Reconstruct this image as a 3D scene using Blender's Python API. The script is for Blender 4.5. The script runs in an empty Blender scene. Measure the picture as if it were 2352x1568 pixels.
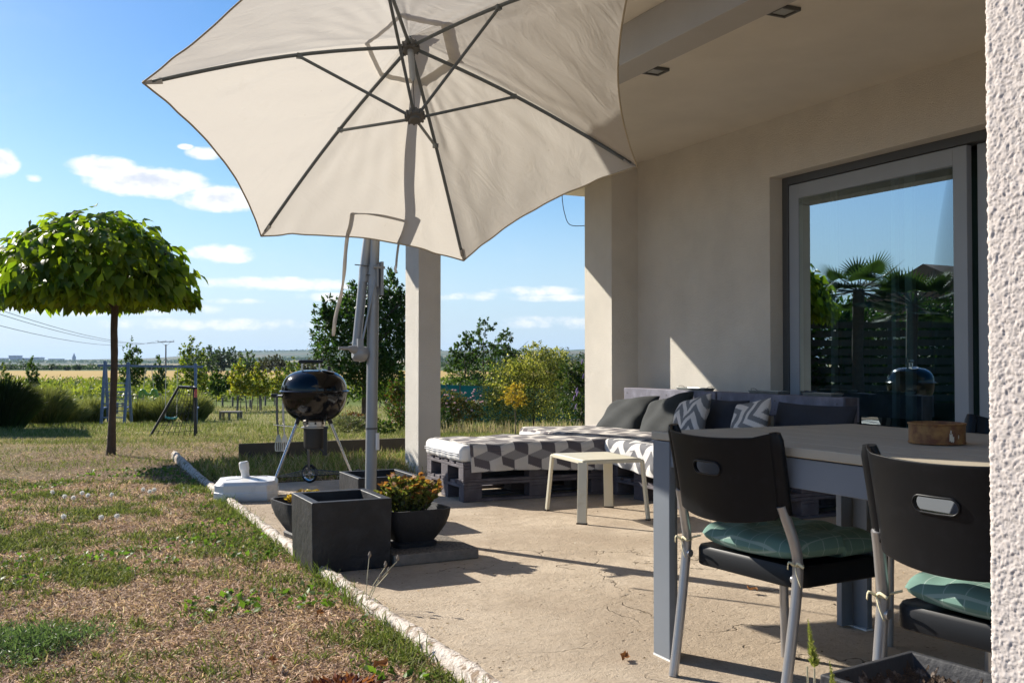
import bpy, bmesh, math, random
import numpy as np
from mathutils import Vector, Matrix
R = math.radians
scene = bpy.context.scene
# ------------------------------------------------------------------ camera
YAW, PITCH = R(25.57), R(1.106)
cd = bpy.data.cameras.new('camera'); cam = bpy.data.objects.new('camera', cd)
scene.collection.objects.link(cam); scene.camera = cam
cd.sensor_width = 36; cd.lens = 34.9; cd.clip_start = 0.05; cd.clip_end = 20000
EYE = 1.03
cam.location = (0, 0, EYE); cam.rotation_euler = (R(90) + PITCH, 0, -YAW)
# ------------------------------------------------------------------ sun, sky, exposure
SUN_AZ, SUN_EL = R(28.5), R(31.2)        # azimuth counted to the left (-x) of +y
sdir = Vector((-math.sin(SUN_AZ) * math.cos(SUN_EL), math.cos(SUN_AZ) * math.cos(SUN_EL), math.sin(SUN_EL)))
sl = bpy.data.lights.new('sun', 'SUN'); sl.energy = 5.0; sl.angle = R(0.53); sl.color = (1.0, 0.93, 0.82)
so = bpy.data.objects.new('sun', sl); scene.collection.objects.link(so)
so.rotation_euler = sdir.to_track_quat('Z', 'Y').to_euler(); so.location = sdir * 50
scene.view_settings.view_transform = 'Standard'; scene.view_settings.look = 'None'
scene.view_settings.exposure = 0.82; scene.view_settings.gamma = 1.0
w = bpy.data.worlds.new('World'); scene.world = w; w.use_nodes = True
nt = w.node_tree; nt.nodes.clear()
def N(t, tp, **kw):
    n = t.nodes.new(tp)
    for k, v in kw.items(): setattr(n, k, v)
    return n
def put(t, sock, v):
    if hasattr(v, 'links') or isinstance(v, bpy.types.NodeSocket): t.links.new(v, sock)
    else: sock.default_value = v
def M_(t, op, a, b=None, c=None, clamp=False):
    n = N(t, 'ShaderNodeMath', operation=op, use_clamp=clamp); put(t, n.inputs[0], a)
    if b is not None: put(t, n.inputs[1], b)
    if c is not None: put(t, n.inputs[2], c)
    return n.outputs[0]
def mixc(t, f, a, b, bt='MIX'):
    n = N(t, 'ShaderNodeMix', data_type='RGBA', blend_type=bt)
    put(t, n.inputs[0], f); put(t, n.inputs[6], a if not isinstance(a, tuple) or len(a) == 4 else (*a, 1)); put(t, n.inputs[7], b if not isinstance(b, tuple) or len(b) == 4 else (*b, 1))
    return n.outputs[2]
def smooth(t, v, lo, hi):
    n = N(t, 'ShaderNodeMapRange', interpolation_type='SMOOTHSTEP'); put(t, n.inputs[0], v)
    n.inputs[1].default_value = lo; n.inputs[2].default_value = hi; return n.outputs[0]
sky = N(nt, 'ShaderNodeTexSky', sky_type='NISHITA', sun_disc=False, sun_elevation=SUN_EL, sun_rotation=-SUN_AZ,
        air_density=1.0, dust_density=0.6, ozone_density=2.4, altitude=300)
hs = N(nt, 'ShaderNodeHueSaturation'); hs.inputs['Hue'].default_value = 0.503; hs.inputs['Saturation'].default_value = 1.38; nt.links.new(sky.outputs[0], hs.inputs['Color'])
tc = N(nt, 'ShaderNodeTexCoord'); sp = N(nt, 'ShaderNodeSeparateXYZ'); nt.links.new(tc.outputs['Generated'], sp.inputs[0])
az = M_(nt, 'MULTIPLY', M_(nt, 'ARCTAN2', sp.outputs[0], sp.outputs[1]), 57.2958)
el = M_(nt, 'MULTIPLY', M_(nt, 'ARCSINE', sp.outputs[2]), 57.2958)
cmb = N(nt, 'ShaderNodeCombineXYZ'); put(nt, cmb.inputs[0], az); put(nt, cmb.inputs[1], M_(nt, 'MULTIPLY', el, 1.7))
def noise(t, vec, scale, detail=6, rough=.55, dist=0):
    n = N(t, 'ShaderNodeTexNoise'); n.inputs['Scale'].default_value = scale; n.inputs['Detail'].default_value = detail
    n.inputs['Roughness'].default_value = rough; n.inputs['Distortion'].default_value = dist
    if vec is not None: t.links.new(vec, n.inputs['Vector'])
    return n.outputs['Fac']
n1 = noise(nt, cmb.outputs[0], .55, 8, .62); n2 = noise(nt, cmb.outputs[0], .16, 4, .5); n3 = noise(nt, cmb.outputs[0], .9, 5, .6, .6)
# clouds: bearing deg, elevation deg, half width, half height, density (real directions in the sky)
CL = [(3.2, 10.2, 2.2, .75, 1.0), (5.5, 9.6, 3.8, 1.0, 1.05), (9.2, 8.9, 2.9, .85, 1.0), (8.3, 11.3, 1.2, .42, .8), (7.3, 11.6, .5, .2, .8),
      (-1.9, 10.1, 1.2, .9, .9), (10.7, 9.9, .9, .35, .6), (-.3, 9.4, .55, .28, .7), (9.3, 5.9, 2.2, .65, .62), (12.5, 4.3, 5.5, .5, .65), (17, 3.6, 6, .35, .5),
      (10, 3.3, 2, .25, .4), (2, 2.8, 9, .55, .45), (9, 2.0, 8, .45, .4), (18, 4.2, 3, .3, .35), (27.0, 4.0, 3.2, .38, .5), (28.5, 3.6, 4.5, .3, .45), (23.5, 3.7, 2.4, .34, .4),
      (31, 9.3, 1.6, .35, .6), (29, 2.2, 6, .5, .35), (-47, 14, 7, 1.5, .8), (-55, 19, 9, 2, .7), (-38, 22, 6, 2, .6)]
acc = None; wsum = None
for (a, e, wx, hy, d) in CL:
    dx = M_(nt, 'DIVIDE', M_(nt, 'SUBTRACT', az, a), wx); dy = M_(nt, 'DIVIDE', M_(nt, 'SUBTRACT', el, e), hy)
    q = M_(nt, 'ADD', M_(nt, 'MULTIPLY', dx, dx), M_(nt, 'MULTIPLY', dy, dy))
    q = M_(nt, 'MULTIPLY', M_(nt, 'SUBTRACT', 1.0, q, clamp=True), d)
    acc = q if acc is None else M_(nt, 'MAXIMUM', acc, q)
dens = M_(nt, 'ADD', M_(nt, 'MULTIPLY', acc, 1.5), M_(nt, 'MULTIPLY', M_(nt, 'SUBTRACT', n1, .56), 2.6))
cf = M_(nt, 'MULTIPLY', smooth(nt, dens, -.1, 1.0), smooth(nt, acc, 0.0, .25))
wisp = M_(nt, 'MULTIPLY', M_(nt, 'MULTIPLY', smooth(nt, n2, .50, .8), smooth(nt, n3, .35, .8)), .22)
low = M_(nt, 'MULTIPLY', smooth(nt, el, 13, -1.5), .9)      # pale band of air near the horizon
basec = mixc(nt, low, hs.outputs[0], (3.9, 5.3, 7.0, 1))
basec = mixc(nt, wisp, basec, (6.2, 6.9, 7.6, 1))
core = smooth(nt, dens, .8, 1.7)
cc = mixc(nt, M_(nt, 'MULTIPLY', core, .75), (8.6, 8.4, 8.3, 1), (4.4, 5.0, 6.2, 1))
fin = mixc(nt, M_(nt, 'MULTIPLY', cf, .95), basec, cc)
bg = N(nt, 'ShaderNodeBackground'); bg.inputs['Strength'].default_value = 0.080; nt.links.new(fin, bg.inputs['Color'])
wo = N(nt, 'ShaderNodeOutputWorld'); nt.links.new(bg.outputs[0], wo.inputs['Surface'])

# ------------------------------------------------------------------ helpers
col = scene.collection
rng = np.random.default_rng(7); random.seed(7)
def depth(x, y): return x * math.sin(YAW) + y * math.cos(YAW)
ZK = [(0, 0), (12, 0), (17, -.26), (24, -.66), (34, -1.16), (55, -1.43), (100, -1.5), (150, -1.35), (250, -1.6), (600, -4), (1500, -8), (9000, -8)]
def zf(f): return np.interp(f, [k[0] for k in ZK], [k[1] for k in ZK])
def terr(x, y):
    f = x * math.sin(YAW) + y * math.cos(YAW); r = x * math.cos(YAW) - y * math.sin(YAW)
    z = zf(f); t = r / np.maximum(f, 1)
    hill = np.interp(t, [-.55, -.36, -.30, -.25, -.19, -.1, 0, .06, .12], [4, 12, 36, 42, 50, 44, 40, 40, 52]) * np.clip((f - 1500) / 2200, 0, 1) ** 1.5
    hill = hill + 5 * np.sin(r / 260 + 1) * np.clip((f - 1500) / 1500, 0, 1)
    mid = np.clip((f - 350) / 500, 0, 1) * np.clip(t + .45, 0, .5) * 10
    return z + hill + mid
def P(px, f, dz=0):
    """ground point at the bearing of photo column px (photo 2352 wide) and depth f metres"""
    r = (px - 1176) / 2280 * f; x = f * math.sin(YAW) + r * math.cos(YAW); y = f * math.cos(YAW) - r * math.sin(YAW)
    return Vector((x, y, float(terr(x, y)) + dz))
def PX(f): return 2280. / f      # photo pixels per metre at depth f
def tag(o, label=None, cat=None, group=None, kind=None):
    if label: o['label'] = label
    if cat: o['category'] = cat
    if group: o['group'] = group
    if kind: o['kind'] = kind
    return o
def thing(name, label, cat, loc=(0, 0, 0), rz=0, group=None):
    o = bpy.data.objects.new(name, None); col.objects.link(o); o.empty_display_size = .1
    o.location = loc; o.rotation_euler = (0, 0, rz); return tag(o, label, cat, group)
def link(name, me, mat, parent=None, loc=None):
    o = bpy.data.objects.new(name, me); col.objects.link(o)
    if mat is not None:
        for m in (mat if isinstance(mat, (list, tuple)) else [mat]): me.materials.append(m)
    if parent: o.parent = parent
    if loc is not None: o.location = loc
    return o
def copy_tree(o, parent=None):
    c = o.copy(); col.objects.link(c)
    if parent is not None: c.parent = parent
    for ch in list(o.children): copy_tree(ch, c)
    return c
class MB:
    def __init__(s): s.v = []; s.f = []; s.mi = []; s.m = 0
    def add(s, vs, fs):
        b = len(s.v); s.v += [tuple(v) for v in vs]; s.f += [tuple(i + b for i in f) for f in fs]; s.mi += [s.m] * len(fs); return s
    def box(s, x0, x1, y0, y1, z0, z1, mat=None):
        vs = [Vector(p) for p in ((x0, y0, z0), (x1, y0, z0), (x1, y1, z0), (x0, y1, z0), (x0, y0, z1), (x1, y0, z1), (x1, y1, z1), (x0, y1, z1))]
        if mat: vs = [mat @ v for v in vs]
        return s.add(vs, [(0, 3, 2, 1), (4, 5, 6, 7), (0, 1, 5, 4), (1, 2, 6, 5), (2, 3, 7, 6), (3, 0, 4, 7)])
    def tube(s, pts, rad, seg=12, cap=True, flat=1.0, up=None):
        pts = [Vector(p) for p in pts]; n = len(pts)
        rad = [rad] * n if not isinstance(rad, (list, tuple)) else rad
        b = []; prev = None
        for i, p in enumerate(pts):
            t = (pts[min(i + 1, n - 1)] - pts[max(i - 1, 0)]).normalized()
            if prev is None:
                a = Vector(up) if up else (Vector((0, 0, 1)) if abs(t.z) < .9 else Vector((1, 0, 0)))
            else: a = prev
            u = (a - t * a.dot(t)).normalized(); prev = u; v = t.cross(u)
            for k in range(seg):
                q = 2 * math.pi * (k + .5) / seg; b.append(p + (u * math.cos(q) + v * math.sin(q) * flat) * rad[i])
        f = [(i * seg + k, i * seg + (k + 1) % seg, (i + 1) * seg + (k + 1) % seg, (i + 1) * seg + k) for i in range(n - 1) for k in range(seg)]
        if cap: f += [tuple(reversed(range(seg))), tuple((n - 1) * seg + k for k in range(seg))]
        return s.add(b, f)
    def lathe(s, prof, seg=32, cx=0, cy=0, mat=None, sq=None):
        vs = []
        for r, z in prof:
            for k in range(seg):
                q = 2 * math.pi * k / seg; c, d = math.cos(q), math.sin(q)
                if sq:
                    m = (abs(c) ** sq + abs(d) ** sq) ** (1 / sq); c, d = c / m, d / m
                v = Vector((cx + r * c, cy + r * d, z)); vs.append(mat @ v if mat else v)
        f = [(i * seg + k, i * seg + (k + 1) % seg, (i + 1) * seg + (k + 1) % seg, (i + 1) * seg + k) for i in range(len(prof) - 1) for k in range(seg)]
        return s.add(vs, f)
    def grid(s, P2, close=False):
        a = len(P2); b = len(P2[0])
        return s.add([p for row in P2 for p in row], [(i * b + j, i * b + j + 1, (i + 1) * b + j + 1, (i + 1) * b + j) for i in range(a - 1) for j in range(b - 1)])
    def mesh(s, name, smooth=None):
        me = bpy.data.meshes.new(name); me.from_pydata(s.v, [], s.f); me.update()
        if any(s.mi): me.polygons.foreach_set('material_index', s.mi)
        if smooth is not None:
            if smooth >= 180: me.shade_smooth()
            else:
                bm = bmesh.new(); bm.from_mesh(me)
                bmesh.ops.remove_doubles(bm, verts=bm.verts, dist=1e-5)
                for f in bm.faces: f.smooth = True
                for e in bm.edges:
                    if len(e.link_faces) == 2 and e.calc_face_angle(0) > R(smooth): e.smooth = False
                bm.to_mesh(me); bm.free()
        return me
    def build(s, name, mat, parent=None, smooth=None, bevel=0, bseg=2, solid=0, sub=0):
        o = link(name, s.mesh(name, smooth), mat, parent)
        if solid: m = o.modifiers.new('s', 'SOLIDIFY'); m.thickness = solid; m.offset = 0
        if bevel:
            m = o.modifiers.new('b', 'BEVEL'); m.width = bevel; m.segments = bseg; m.limit_method = 'ANGLE'; m.angle_limit = R(35)
            m.harden_normals = False
            if smooth is None:
                for p in o.data.polygons: p.use_smooth = True
                n = o.modifiers.new('w', 'WEIGHTED_NORMAL')
        if sub: m = o.modifiers.new('u', 'SUBSURF'); m.levels = m.render_levels = sub
        return o
def npmesh(name, verts, faces, cols=None, smooth=False):
    """verts (n,3), faces (m,3|4) int, cols (n,3) per point"""
    me = bpy.data.meshes.new(name); n = len(verts); m, k = faces.shape
    me.vertices.add(n); me.vertices.foreach_set('co', np.ascontiguousarray(verts, dtype=np.float32).ravel())
    me.loops.add(m * k); me.loops.foreach_set('vertex_index', faces.astype(np.int32).ravel())
    me.polygons.add(m); me.polygons.foreach_set('loop_start', np.arange(0, m * k, k, dtype=np.int32))
    me.polygons.foreach_set('loop_total', np.full(m, k, dtype=np.int32))
    if smooth: me.polygons.foreach_set('use_smooth', np.ones(m, bool))
    me.update(calc_edges=True)
    if cols is not None:
        at = me.color_attributes.new('tint', 'FLOAT_COLOR', 'POINT'); c = np.ones((n, 4), np.float32); c[:, :3] = cols
        at.data.foreach_set('color', c.ravel())
    return me
# ------------------------------------------------------------------ materials
MT = {}
def mk(name, color, rough=.6, var=0., vs=8., bump=0., bs=60., bdist=.01, metal=0., spec=None, col2=None, ramp=(.35, .65), coat=0., attr=False, transl=0., detail=6, obj=True):
    m = bpy.data.materials.new(name); m.use_nodes = True; t = m.node_tree; b = t.nodes['Principled BSDF']
    tcn = N(t, 'ShaderNodeTexCoord'); vec = tcn.outputs['Object']
    c4 = (*color, 1)
    if attr:
        an = N(t, 'ShaderNodeAttribute', attribute_name='tint'); base = an.outputs['Color']
    else: base = c4
    if col2 is not None:
        f = smooth(t, noise(t, vec, vs, detail, .6), ramp[0], ramp[1]); base = mixc(t, f, base, (*col2, 1))
    elif var:
        f = noise(t, vec, vs, detail, .6); mr = N(t, 'ShaderNodeMapRange'); t.links.new(f, mr.inputs[0]); mr.inputs[1].default_value = .25; mr.inputs[2].default_value = .75
        mr.inputs[3].default_value = 1 - var; mr.inputs[4].default_value = 1 + var
        vm = N(t, 'ShaderNodeVectorMath', operation='SCALE'); put(t, vm.inputs[0], base if attr else color); t.links.new(mr.outputs[0], vm.inputs['Scale']); base = vm.outputs[0]
    put(t, b.inputs['Base Color'], base)
    b.inputs['Roughness'].default_value = rough; b.inputs['Metallic'].default_value = metal
    if spec is not None: b.inputs['Specular IOR Level'].default_value = spec
    if coat: b.inputs['Coat Weight'].default_value = coat; b.inputs['Coat Roughness'].default_value = .05
    if bump:
        bn = N(t, 'ShaderNodeBump'); bn.inputs['Strength'].default_value = bump; bn.inputs['Distance'].default_value = bdist
        t.links.new(noise(t, vec, bs, 5, .6), bn.inputs['Height']); t.links.new(bn.outputs[0], b.inputs['Normal'])
    if transl:
        tr = N(t, 'ShaderNodeBsdfTranslucent'); mx = N(t, 'ShaderNodeMixShader'); mx.inputs[0].default_value = transl
        if attr:
            vm = N(t, 'ShaderNodeVectorMath', operation='MULTIPLY'); t.links.new(base, vm.inputs[0]); vm.inputs[1].default_value = (1.25, 1.35, 1.0) if name == 'grass_tint' else (1.7, 1.9, .9) ; t.links.new(vm.outputs[0], tr.inputs[0])
        else: put(t, tr.inputs[0], base)
        out = t.nodes['Material Output']; t.links.new(b.outputs[0], mx.inputs[1]); t.links.new(tr.outputs[0], mx.inputs[2]); t.links.new(mx.outputs[0], out.inputs[0])
    MT[name] = m; return m
def stucco(name, color, scale, dist, strength=1.0, var=.06):
    m = mk(name, color, .92, var, 2.2, spec=.15); t = m.node_tree; b = t.nodes['Principled BSDF']; tcn = N(t, 'ShaderNodeTexCoord')
    vo = N(t, 'ShaderNodeTexVoronoi', feature='SMOOTH_F1'); vo.inputs['Scale'].default_value = scale; vo.inputs['Smoothness'].default_value = .6
    mp = N(t, 'ShaderNodeVectorMath', operation='ADD'); nz = N(t, 'ShaderNodeTexNoise'); nz.inputs['Scale'].default_value = scale * .5; nz.inputs['Detail'].default_value = 3
    t.links.new(tcn.outputs['Object'], nz.inputs['Vector']); sc = N(t, 'ShaderNodeVectorMath', operation='SCALE'); t.links.new(nz.outputs['Color'], sc.inputs[0]); sc.inputs['Scale'].default_value = 2.2 / scale
    t.links.new(tcn.outputs['Object'], mp.inputs[0]); t.links.new(sc.outputs[0], mp.inputs[1]); t.links.new(mp.outputs[0], vo.inputs['Vector'])
    h = M_(t, 'ADD', M_(t, 'MULTIPLY', vo.outputs['Distance'], -1.), M_(t, 'MULTIPLY', noise(t, tcn.outputs['Object'], scale * 2.2, 4, .6), .5))
    bn = N(t, 'ShaderNodeBump'); bn.inputs['Strength'].default_value = strength; bn.inputs['Distance'].default_value = dist
    t.links.new(h, bn.inputs['Height']); t.links.new(bn.outputs[0], b.inputs['Normal']); return m
stucco('stucco', (.70, .66, .585), 200, .0055, 1.0, .09)
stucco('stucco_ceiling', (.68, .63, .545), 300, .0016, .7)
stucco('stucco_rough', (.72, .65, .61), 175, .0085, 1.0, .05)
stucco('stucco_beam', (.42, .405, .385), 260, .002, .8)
mk('anthracite', (.009, .010, .013), .5, .25, 9, .8, 22, .008, col2=(.026, .028, .034), ramp=(.4, .8))
mk('anthracite_rough', (.024, .025, .029), .7, .2, 9, .7, 38, .006)
mk('black_plastic', (.004, .0048, .0065), .42, .2, 20, .15, 400, .0006, col2=(.009, .010, .013), ramp=(.5, .8), spec=.25)
mk('grey_paint', (.17, .19, .215), .45, .06, 4, .12, 500, .0004)
mk('frame_grey', (.30, .33, .37), .4, .04, 3)
mk('frame_dark', (.07, .075, .08), .5)
mk('aluminium', (.42, .42, .43), .34, .06, 5, .1, 300, .0004, metal=.75)
mk('pole_grey', (.30, .315, .325), .42, .05, 4, metal=.35)
mk('rib_grey', (.10, .115, .12), .5)
mk('hub_dark', (.09, .09, .085), .55)
mk('steel', (.55, .54, .52), .22, metal=1.0)
mk('steel_brushed', (.50, .47, .43), .38, metal=1.0, bump=.1, bs=200, bdist=.0005)
mk('enamel', (.003, .003, .004), .11, spec=.42)
mk('black_matte', (.012, .012, .013), .5)
mk('rubber', (.012, .012, .012), .8)
mk('white_plastic', (.70, .69, .67), .38, .05, 6, .1, 40, .001, col2=(.50, .49, .46), ramp=(.55, .8))
mk('cream_metal', (.62, .58, .45), .42, .08, 6, .05, 60, .0005, col2=(.5, .42, .27), ramp=(.62, .82))
mk('pallet_wood', (.088, .076, .086), .75, .25, 7, .5, 60, .004, col2=(.17, .15, .165), ramp=(.42, .75))
mk('back_wood', (.15, .145, .185), .7, .2, 7, .4, 50, .003, col2=(.25, .245, .30), ramp=(.4, .75))
mk('mattress', (.78, .77, .74), .85, .05, 8, .5, 22, .012)
mk('mattress_edge', (.45, .45, .47), .8)
mk('fabric_dark', (.024, .028, .029), .9, .15, 40, .5, 700, .002)
mk('fabric_navy', (.020, .024, .036), .9, .15, 40, .5, 700, .002)
mk('cloth_tint', (.5, .5, .5), .95, .05, 30, .6, 600, .002, attr=True)
mk('cream_tape', (.62, .56, .36), .8)
mk('grass_tint', (.1, .1, .05), .75, attr=True, transl=.28, spec=.2)
mk('catalpa_leaf', (.06, .1, .02), .42, attr=True, transl=.52, spec=.3)
mk('leaf_tint', (.06, .1, .02), .48, attr=True, transl=.38, spec=.22)
mk('bark', (.085, .058, .038), .9, .3, 14, .9, 40, .02)
mk('bark_grey', (.10, .085, .065), .9, .3, 14, .7, 40, .01)
mk('terracotta_soil', (.07, .045, .028), .95, .5, 30, 1.0, 60, .03, col2=(.22, .18, .15), ramp=(.5, .62))
mk('rust', (.16, .055, .022), .55, .3, 22, .4, 60, .002, col2=(.34, .17, .05), ramp=(.35, .65), metal=.3)
mk('rust_bare', (.62, .55, .42), .5)
mk('zinc', (.30, .32, .30), .45, metal=.5, var=.2, vs=20)
mk('blue_wood', (.15, .20, .31), .7, .2, 9, .3, 40, .004)
mk('weathered_wood', (.20, .18, .155), .85, .3, 10, .5, 40, .006)
mk('post_wood', (.13, .12, .115), .85, .3, 10)
mk('rope', (.45, .42, .36), .9)
mk('teal_plastic', (.05, .36, .36), .5); mk('green_plastic', (.16, .33, .06), .5); mk('red_tape', (.5, .1, .09), .6)
mk('mesh_green', (.03, .20, .18), .8, .15, 6, transl=.45)
mk('concrete_pole', (.09, .09, .095), .8); mk('wire', (.03, .03, .035), .6)
mk('board', (.085, .07, .052), .85, .2, 6, .3, 50, .003)
mk('roof_tile', (.22, .12, .075), .8, .15, 3); mk('far_wall', (.34, .38, .44), .9); mk('far_wall_white', (.6, .6, .6), .9)
mk('rubble', (.22, .19, .155), .95, .35, 70, 1.0, 90, .012, col2=(.10, .085, .07), ramp=(.45, .6))
mk('slab_side', (.25, .21, .17), .95, .25, 25, .7, 90, .006)
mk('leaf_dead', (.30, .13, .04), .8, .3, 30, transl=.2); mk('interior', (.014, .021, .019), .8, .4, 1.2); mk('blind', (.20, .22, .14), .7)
mk('curtain', (.03, .055, .05), .8, .3, 3)
mk('lamp_glass', (.35, .36, .34), .3); mk('sticker', (.75, .76, .76), .4)
# glass pane: clear sheet with a strong mirror reflection
def glass(name, refl, tint):
    m = bpy.data.materials.new(name); m.use_nodes = True; t = m.node_tree; t.nodes.remove(t.nodes['Principled BSDF'])
    gn = N(t, 'ShaderNodeCombineXYZ'); gn.inputs[0].default_value = -1; gn.inputs[1].default_value = -.043
    g = N(t, 'ShaderNodeBsdfGlossy'); t.links.new(gn.outputs[0], g.inputs['Normal']); g.inputs['Roughness'].default_value = .006; g.inputs['Color'].default_value = (.72, .90, 1, 1)
    tr = N(t, 'ShaderNodeBsdfTransparent'); tr.inputs['Color'].default_value = (*tint, 1)
    lw = N(t, 'ShaderNodeLayerWeight'); lw.inputs[0].default_value = .35
    mx = N(t, 'ShaderNodeMixShader'); put(t, mx.inputs[0], M_(t, 'ADD', M_(t, 'MULTIPLY', lw.outputs['Fresnel'], .35), refl, clamp=True))
    t.links.new(tr.outputs[0], mx.inputs[1]); t.links.new(g.outputs[0], mx.inputs[2]); t.links.new(mx.outputs[0], t.nodes['Material Output'].inputs[0])
    MT[name] = m; return m
glass('pane', .16, (.40, .58, .56))
# canopy cloth
def canopy_mat():
    m = mk('canopy', (.53, .50, .455), .9, .05, 3, spec=.1); t = m.node_tree; b = t.nodes['Principled BSDF']; tcn = N(t, 'ShaderNodeTexCoord')
    st = smooth(t, noise(t, tcn.outputs['Object'], 3.2, 7, .7), .60, .78)
    spk = smooth(t, noise(t, tcn.outputs['Object'], 38, 2, .5), .74, .80)
    c = mixc(t, M_(t, 'MULTIPLY', st, .45), (.54, .51, .465, 1), (.42, .34, .22, 1)); c = mixc(t, M_(t, 'MULTIPLY', spk, .35), c, (.22, .13, .06, 1))
    t.links.new(c, b.inputs['Base Color'])
    mp = N(t, 'ShaderNodeMapping'); mp.inputs['Scale'].default_value = (2.2, 5.5, 3); mp.inputs['Rotation'].default_value = (0, 0, .5); t.links.new(tcn.outputs['Object'], mp.inputs[0])
    bn = N(t, 'ShaderNodeBump'); bn.inputs['Strength'].default_value = .35; bn.inputs['Distance'].default_value = .02
    t.links.new(noise(t, mp.outputs[0], 1.6, 5, .55, 1.2), bn.inputs['Height']); t.links.new(bn.outputs[0], b.inputs['Normal'])
    tr = N(t, 'ShaderNodeBsdfTranslucent'); tr.inputs[0].default_value = (.59, .555, .50, 1); t.links.new(bn.outputs[0], tr.inputs['Normal'])
    mx = N(t, 'ShaderNodeMixShader'); mx.inputs[0].default_value = .42
    t.links.new(b.outputs[0], mx.inputs[1]); t.links.new(tr.outputs[0], mx.inputs[2]); t.links.new(mx.outputs[0], t.nodes['Material Output'].inputs[0])
canopy_mat()
# patio concrete
def patio_mat():
    m = mk('patio', (.40, .32, .225), .9, spec=.2); t = m.node_tree; b = t.nodes['Principled BSDF']; tcn = N(t, 'ShaderNodeTexCoord'); v = tcn.outputs['Object']
    c = mixc(t, smooth(t, noise(t, v, 1.1, 8, .65), .35, .7), (.42, .335, .245, 1), (.60, .50, .38, 1))
    c = mixc(t, M_(t, 'MULTIPLY', smooth(t, noise(t, v, 7, 8, .75), .5, .72), .55), c, (.34, .265, .19, 1))
    c = mixc(t, M_(t, 'MULTIPLY', smooth(t, noise(t, v, 40, 5, .75), .56, .68), .7), c, (.19, .145, .10, 1))
    c = mixc(t, M_(t, 'MULTIPLY', smooth(t, noise(t, v, 15, 6, .7), .64, .7), .5), c, (.56, .50, .42, 1))
    vo = N(t, 'ShaderNodeTexVoronoi', feature='DISTANCE_TO_EDGE'); vo.inputs['Scale'].default_value = .8
    nz = N(t, 'ShaderNodeTexNoise'); nz.inputs['Scale'].default_value = 3.5; nz.inputs['Detail'].default_value = 6; t.links.new(v, nz.inputs['Vector'])
    ad = N(t, 'ShaderNodeVectorMath', operation='MULTIPLY_ADD'); t.links.new(nz.outputs['Color'], ad.inputs[0]); ad.inputs[1].default_value = (.5, .5, .5); t.links.new(v, ad.inputs[2]); t.links.new(ad.outputs[0], vo.inputs['Vector'])
    cr = M_(t, 'MULTIPLY', smooth(t, vo.outputs['Distance'], .006, .0), smooth(t, noise(t, v, 2.2, 3, .5), .44, .58))
    c = mixc(t, M_(t, 'MULTIPLY', cr, .7), c, (.13, .095, .06, 1))
    pit = N(t, 'ShaderNodeTexVoronoi'); pit.inputs['Scale'].default_value = 17; t.links.new(v, pit.inputs['Vector'])
    pf = M_(t, 'MULTIPLY', smooth(t, pit.outputs['Distance'], .14, .06), smooth(t, noise(t, v, 3, 3, .5), .5, .6)); c = mixc(t, M_(t, 'MULTIPLY', pf, .8), c, (.10, .075, .05, 1))
    t.links.new(c, b.inputs['Base Color'])
    h = M_(t, 'ADD', M_(t, 'MULTIPLY', noise(t, v, 6, 8, .65), 1.2), M_(t, 'ADD', M_(t, 'MULTIPLY', noise(t, v, 60, 6, .8), .6), M_(t, 'MULTIPLY', M_(t, 'ADD', cr, pf), -.7)))
    bn = N(t, 'ShaderNodeBump'); bn.inputs['Strength'].default_value = 1.0; bn.inputs['Distance'].default_value = .017; t.links.new(h, bn.inputs['Height']); t.links.new(bn.outputs[0], b.inputs['Normal'])
patio_mat()
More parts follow.
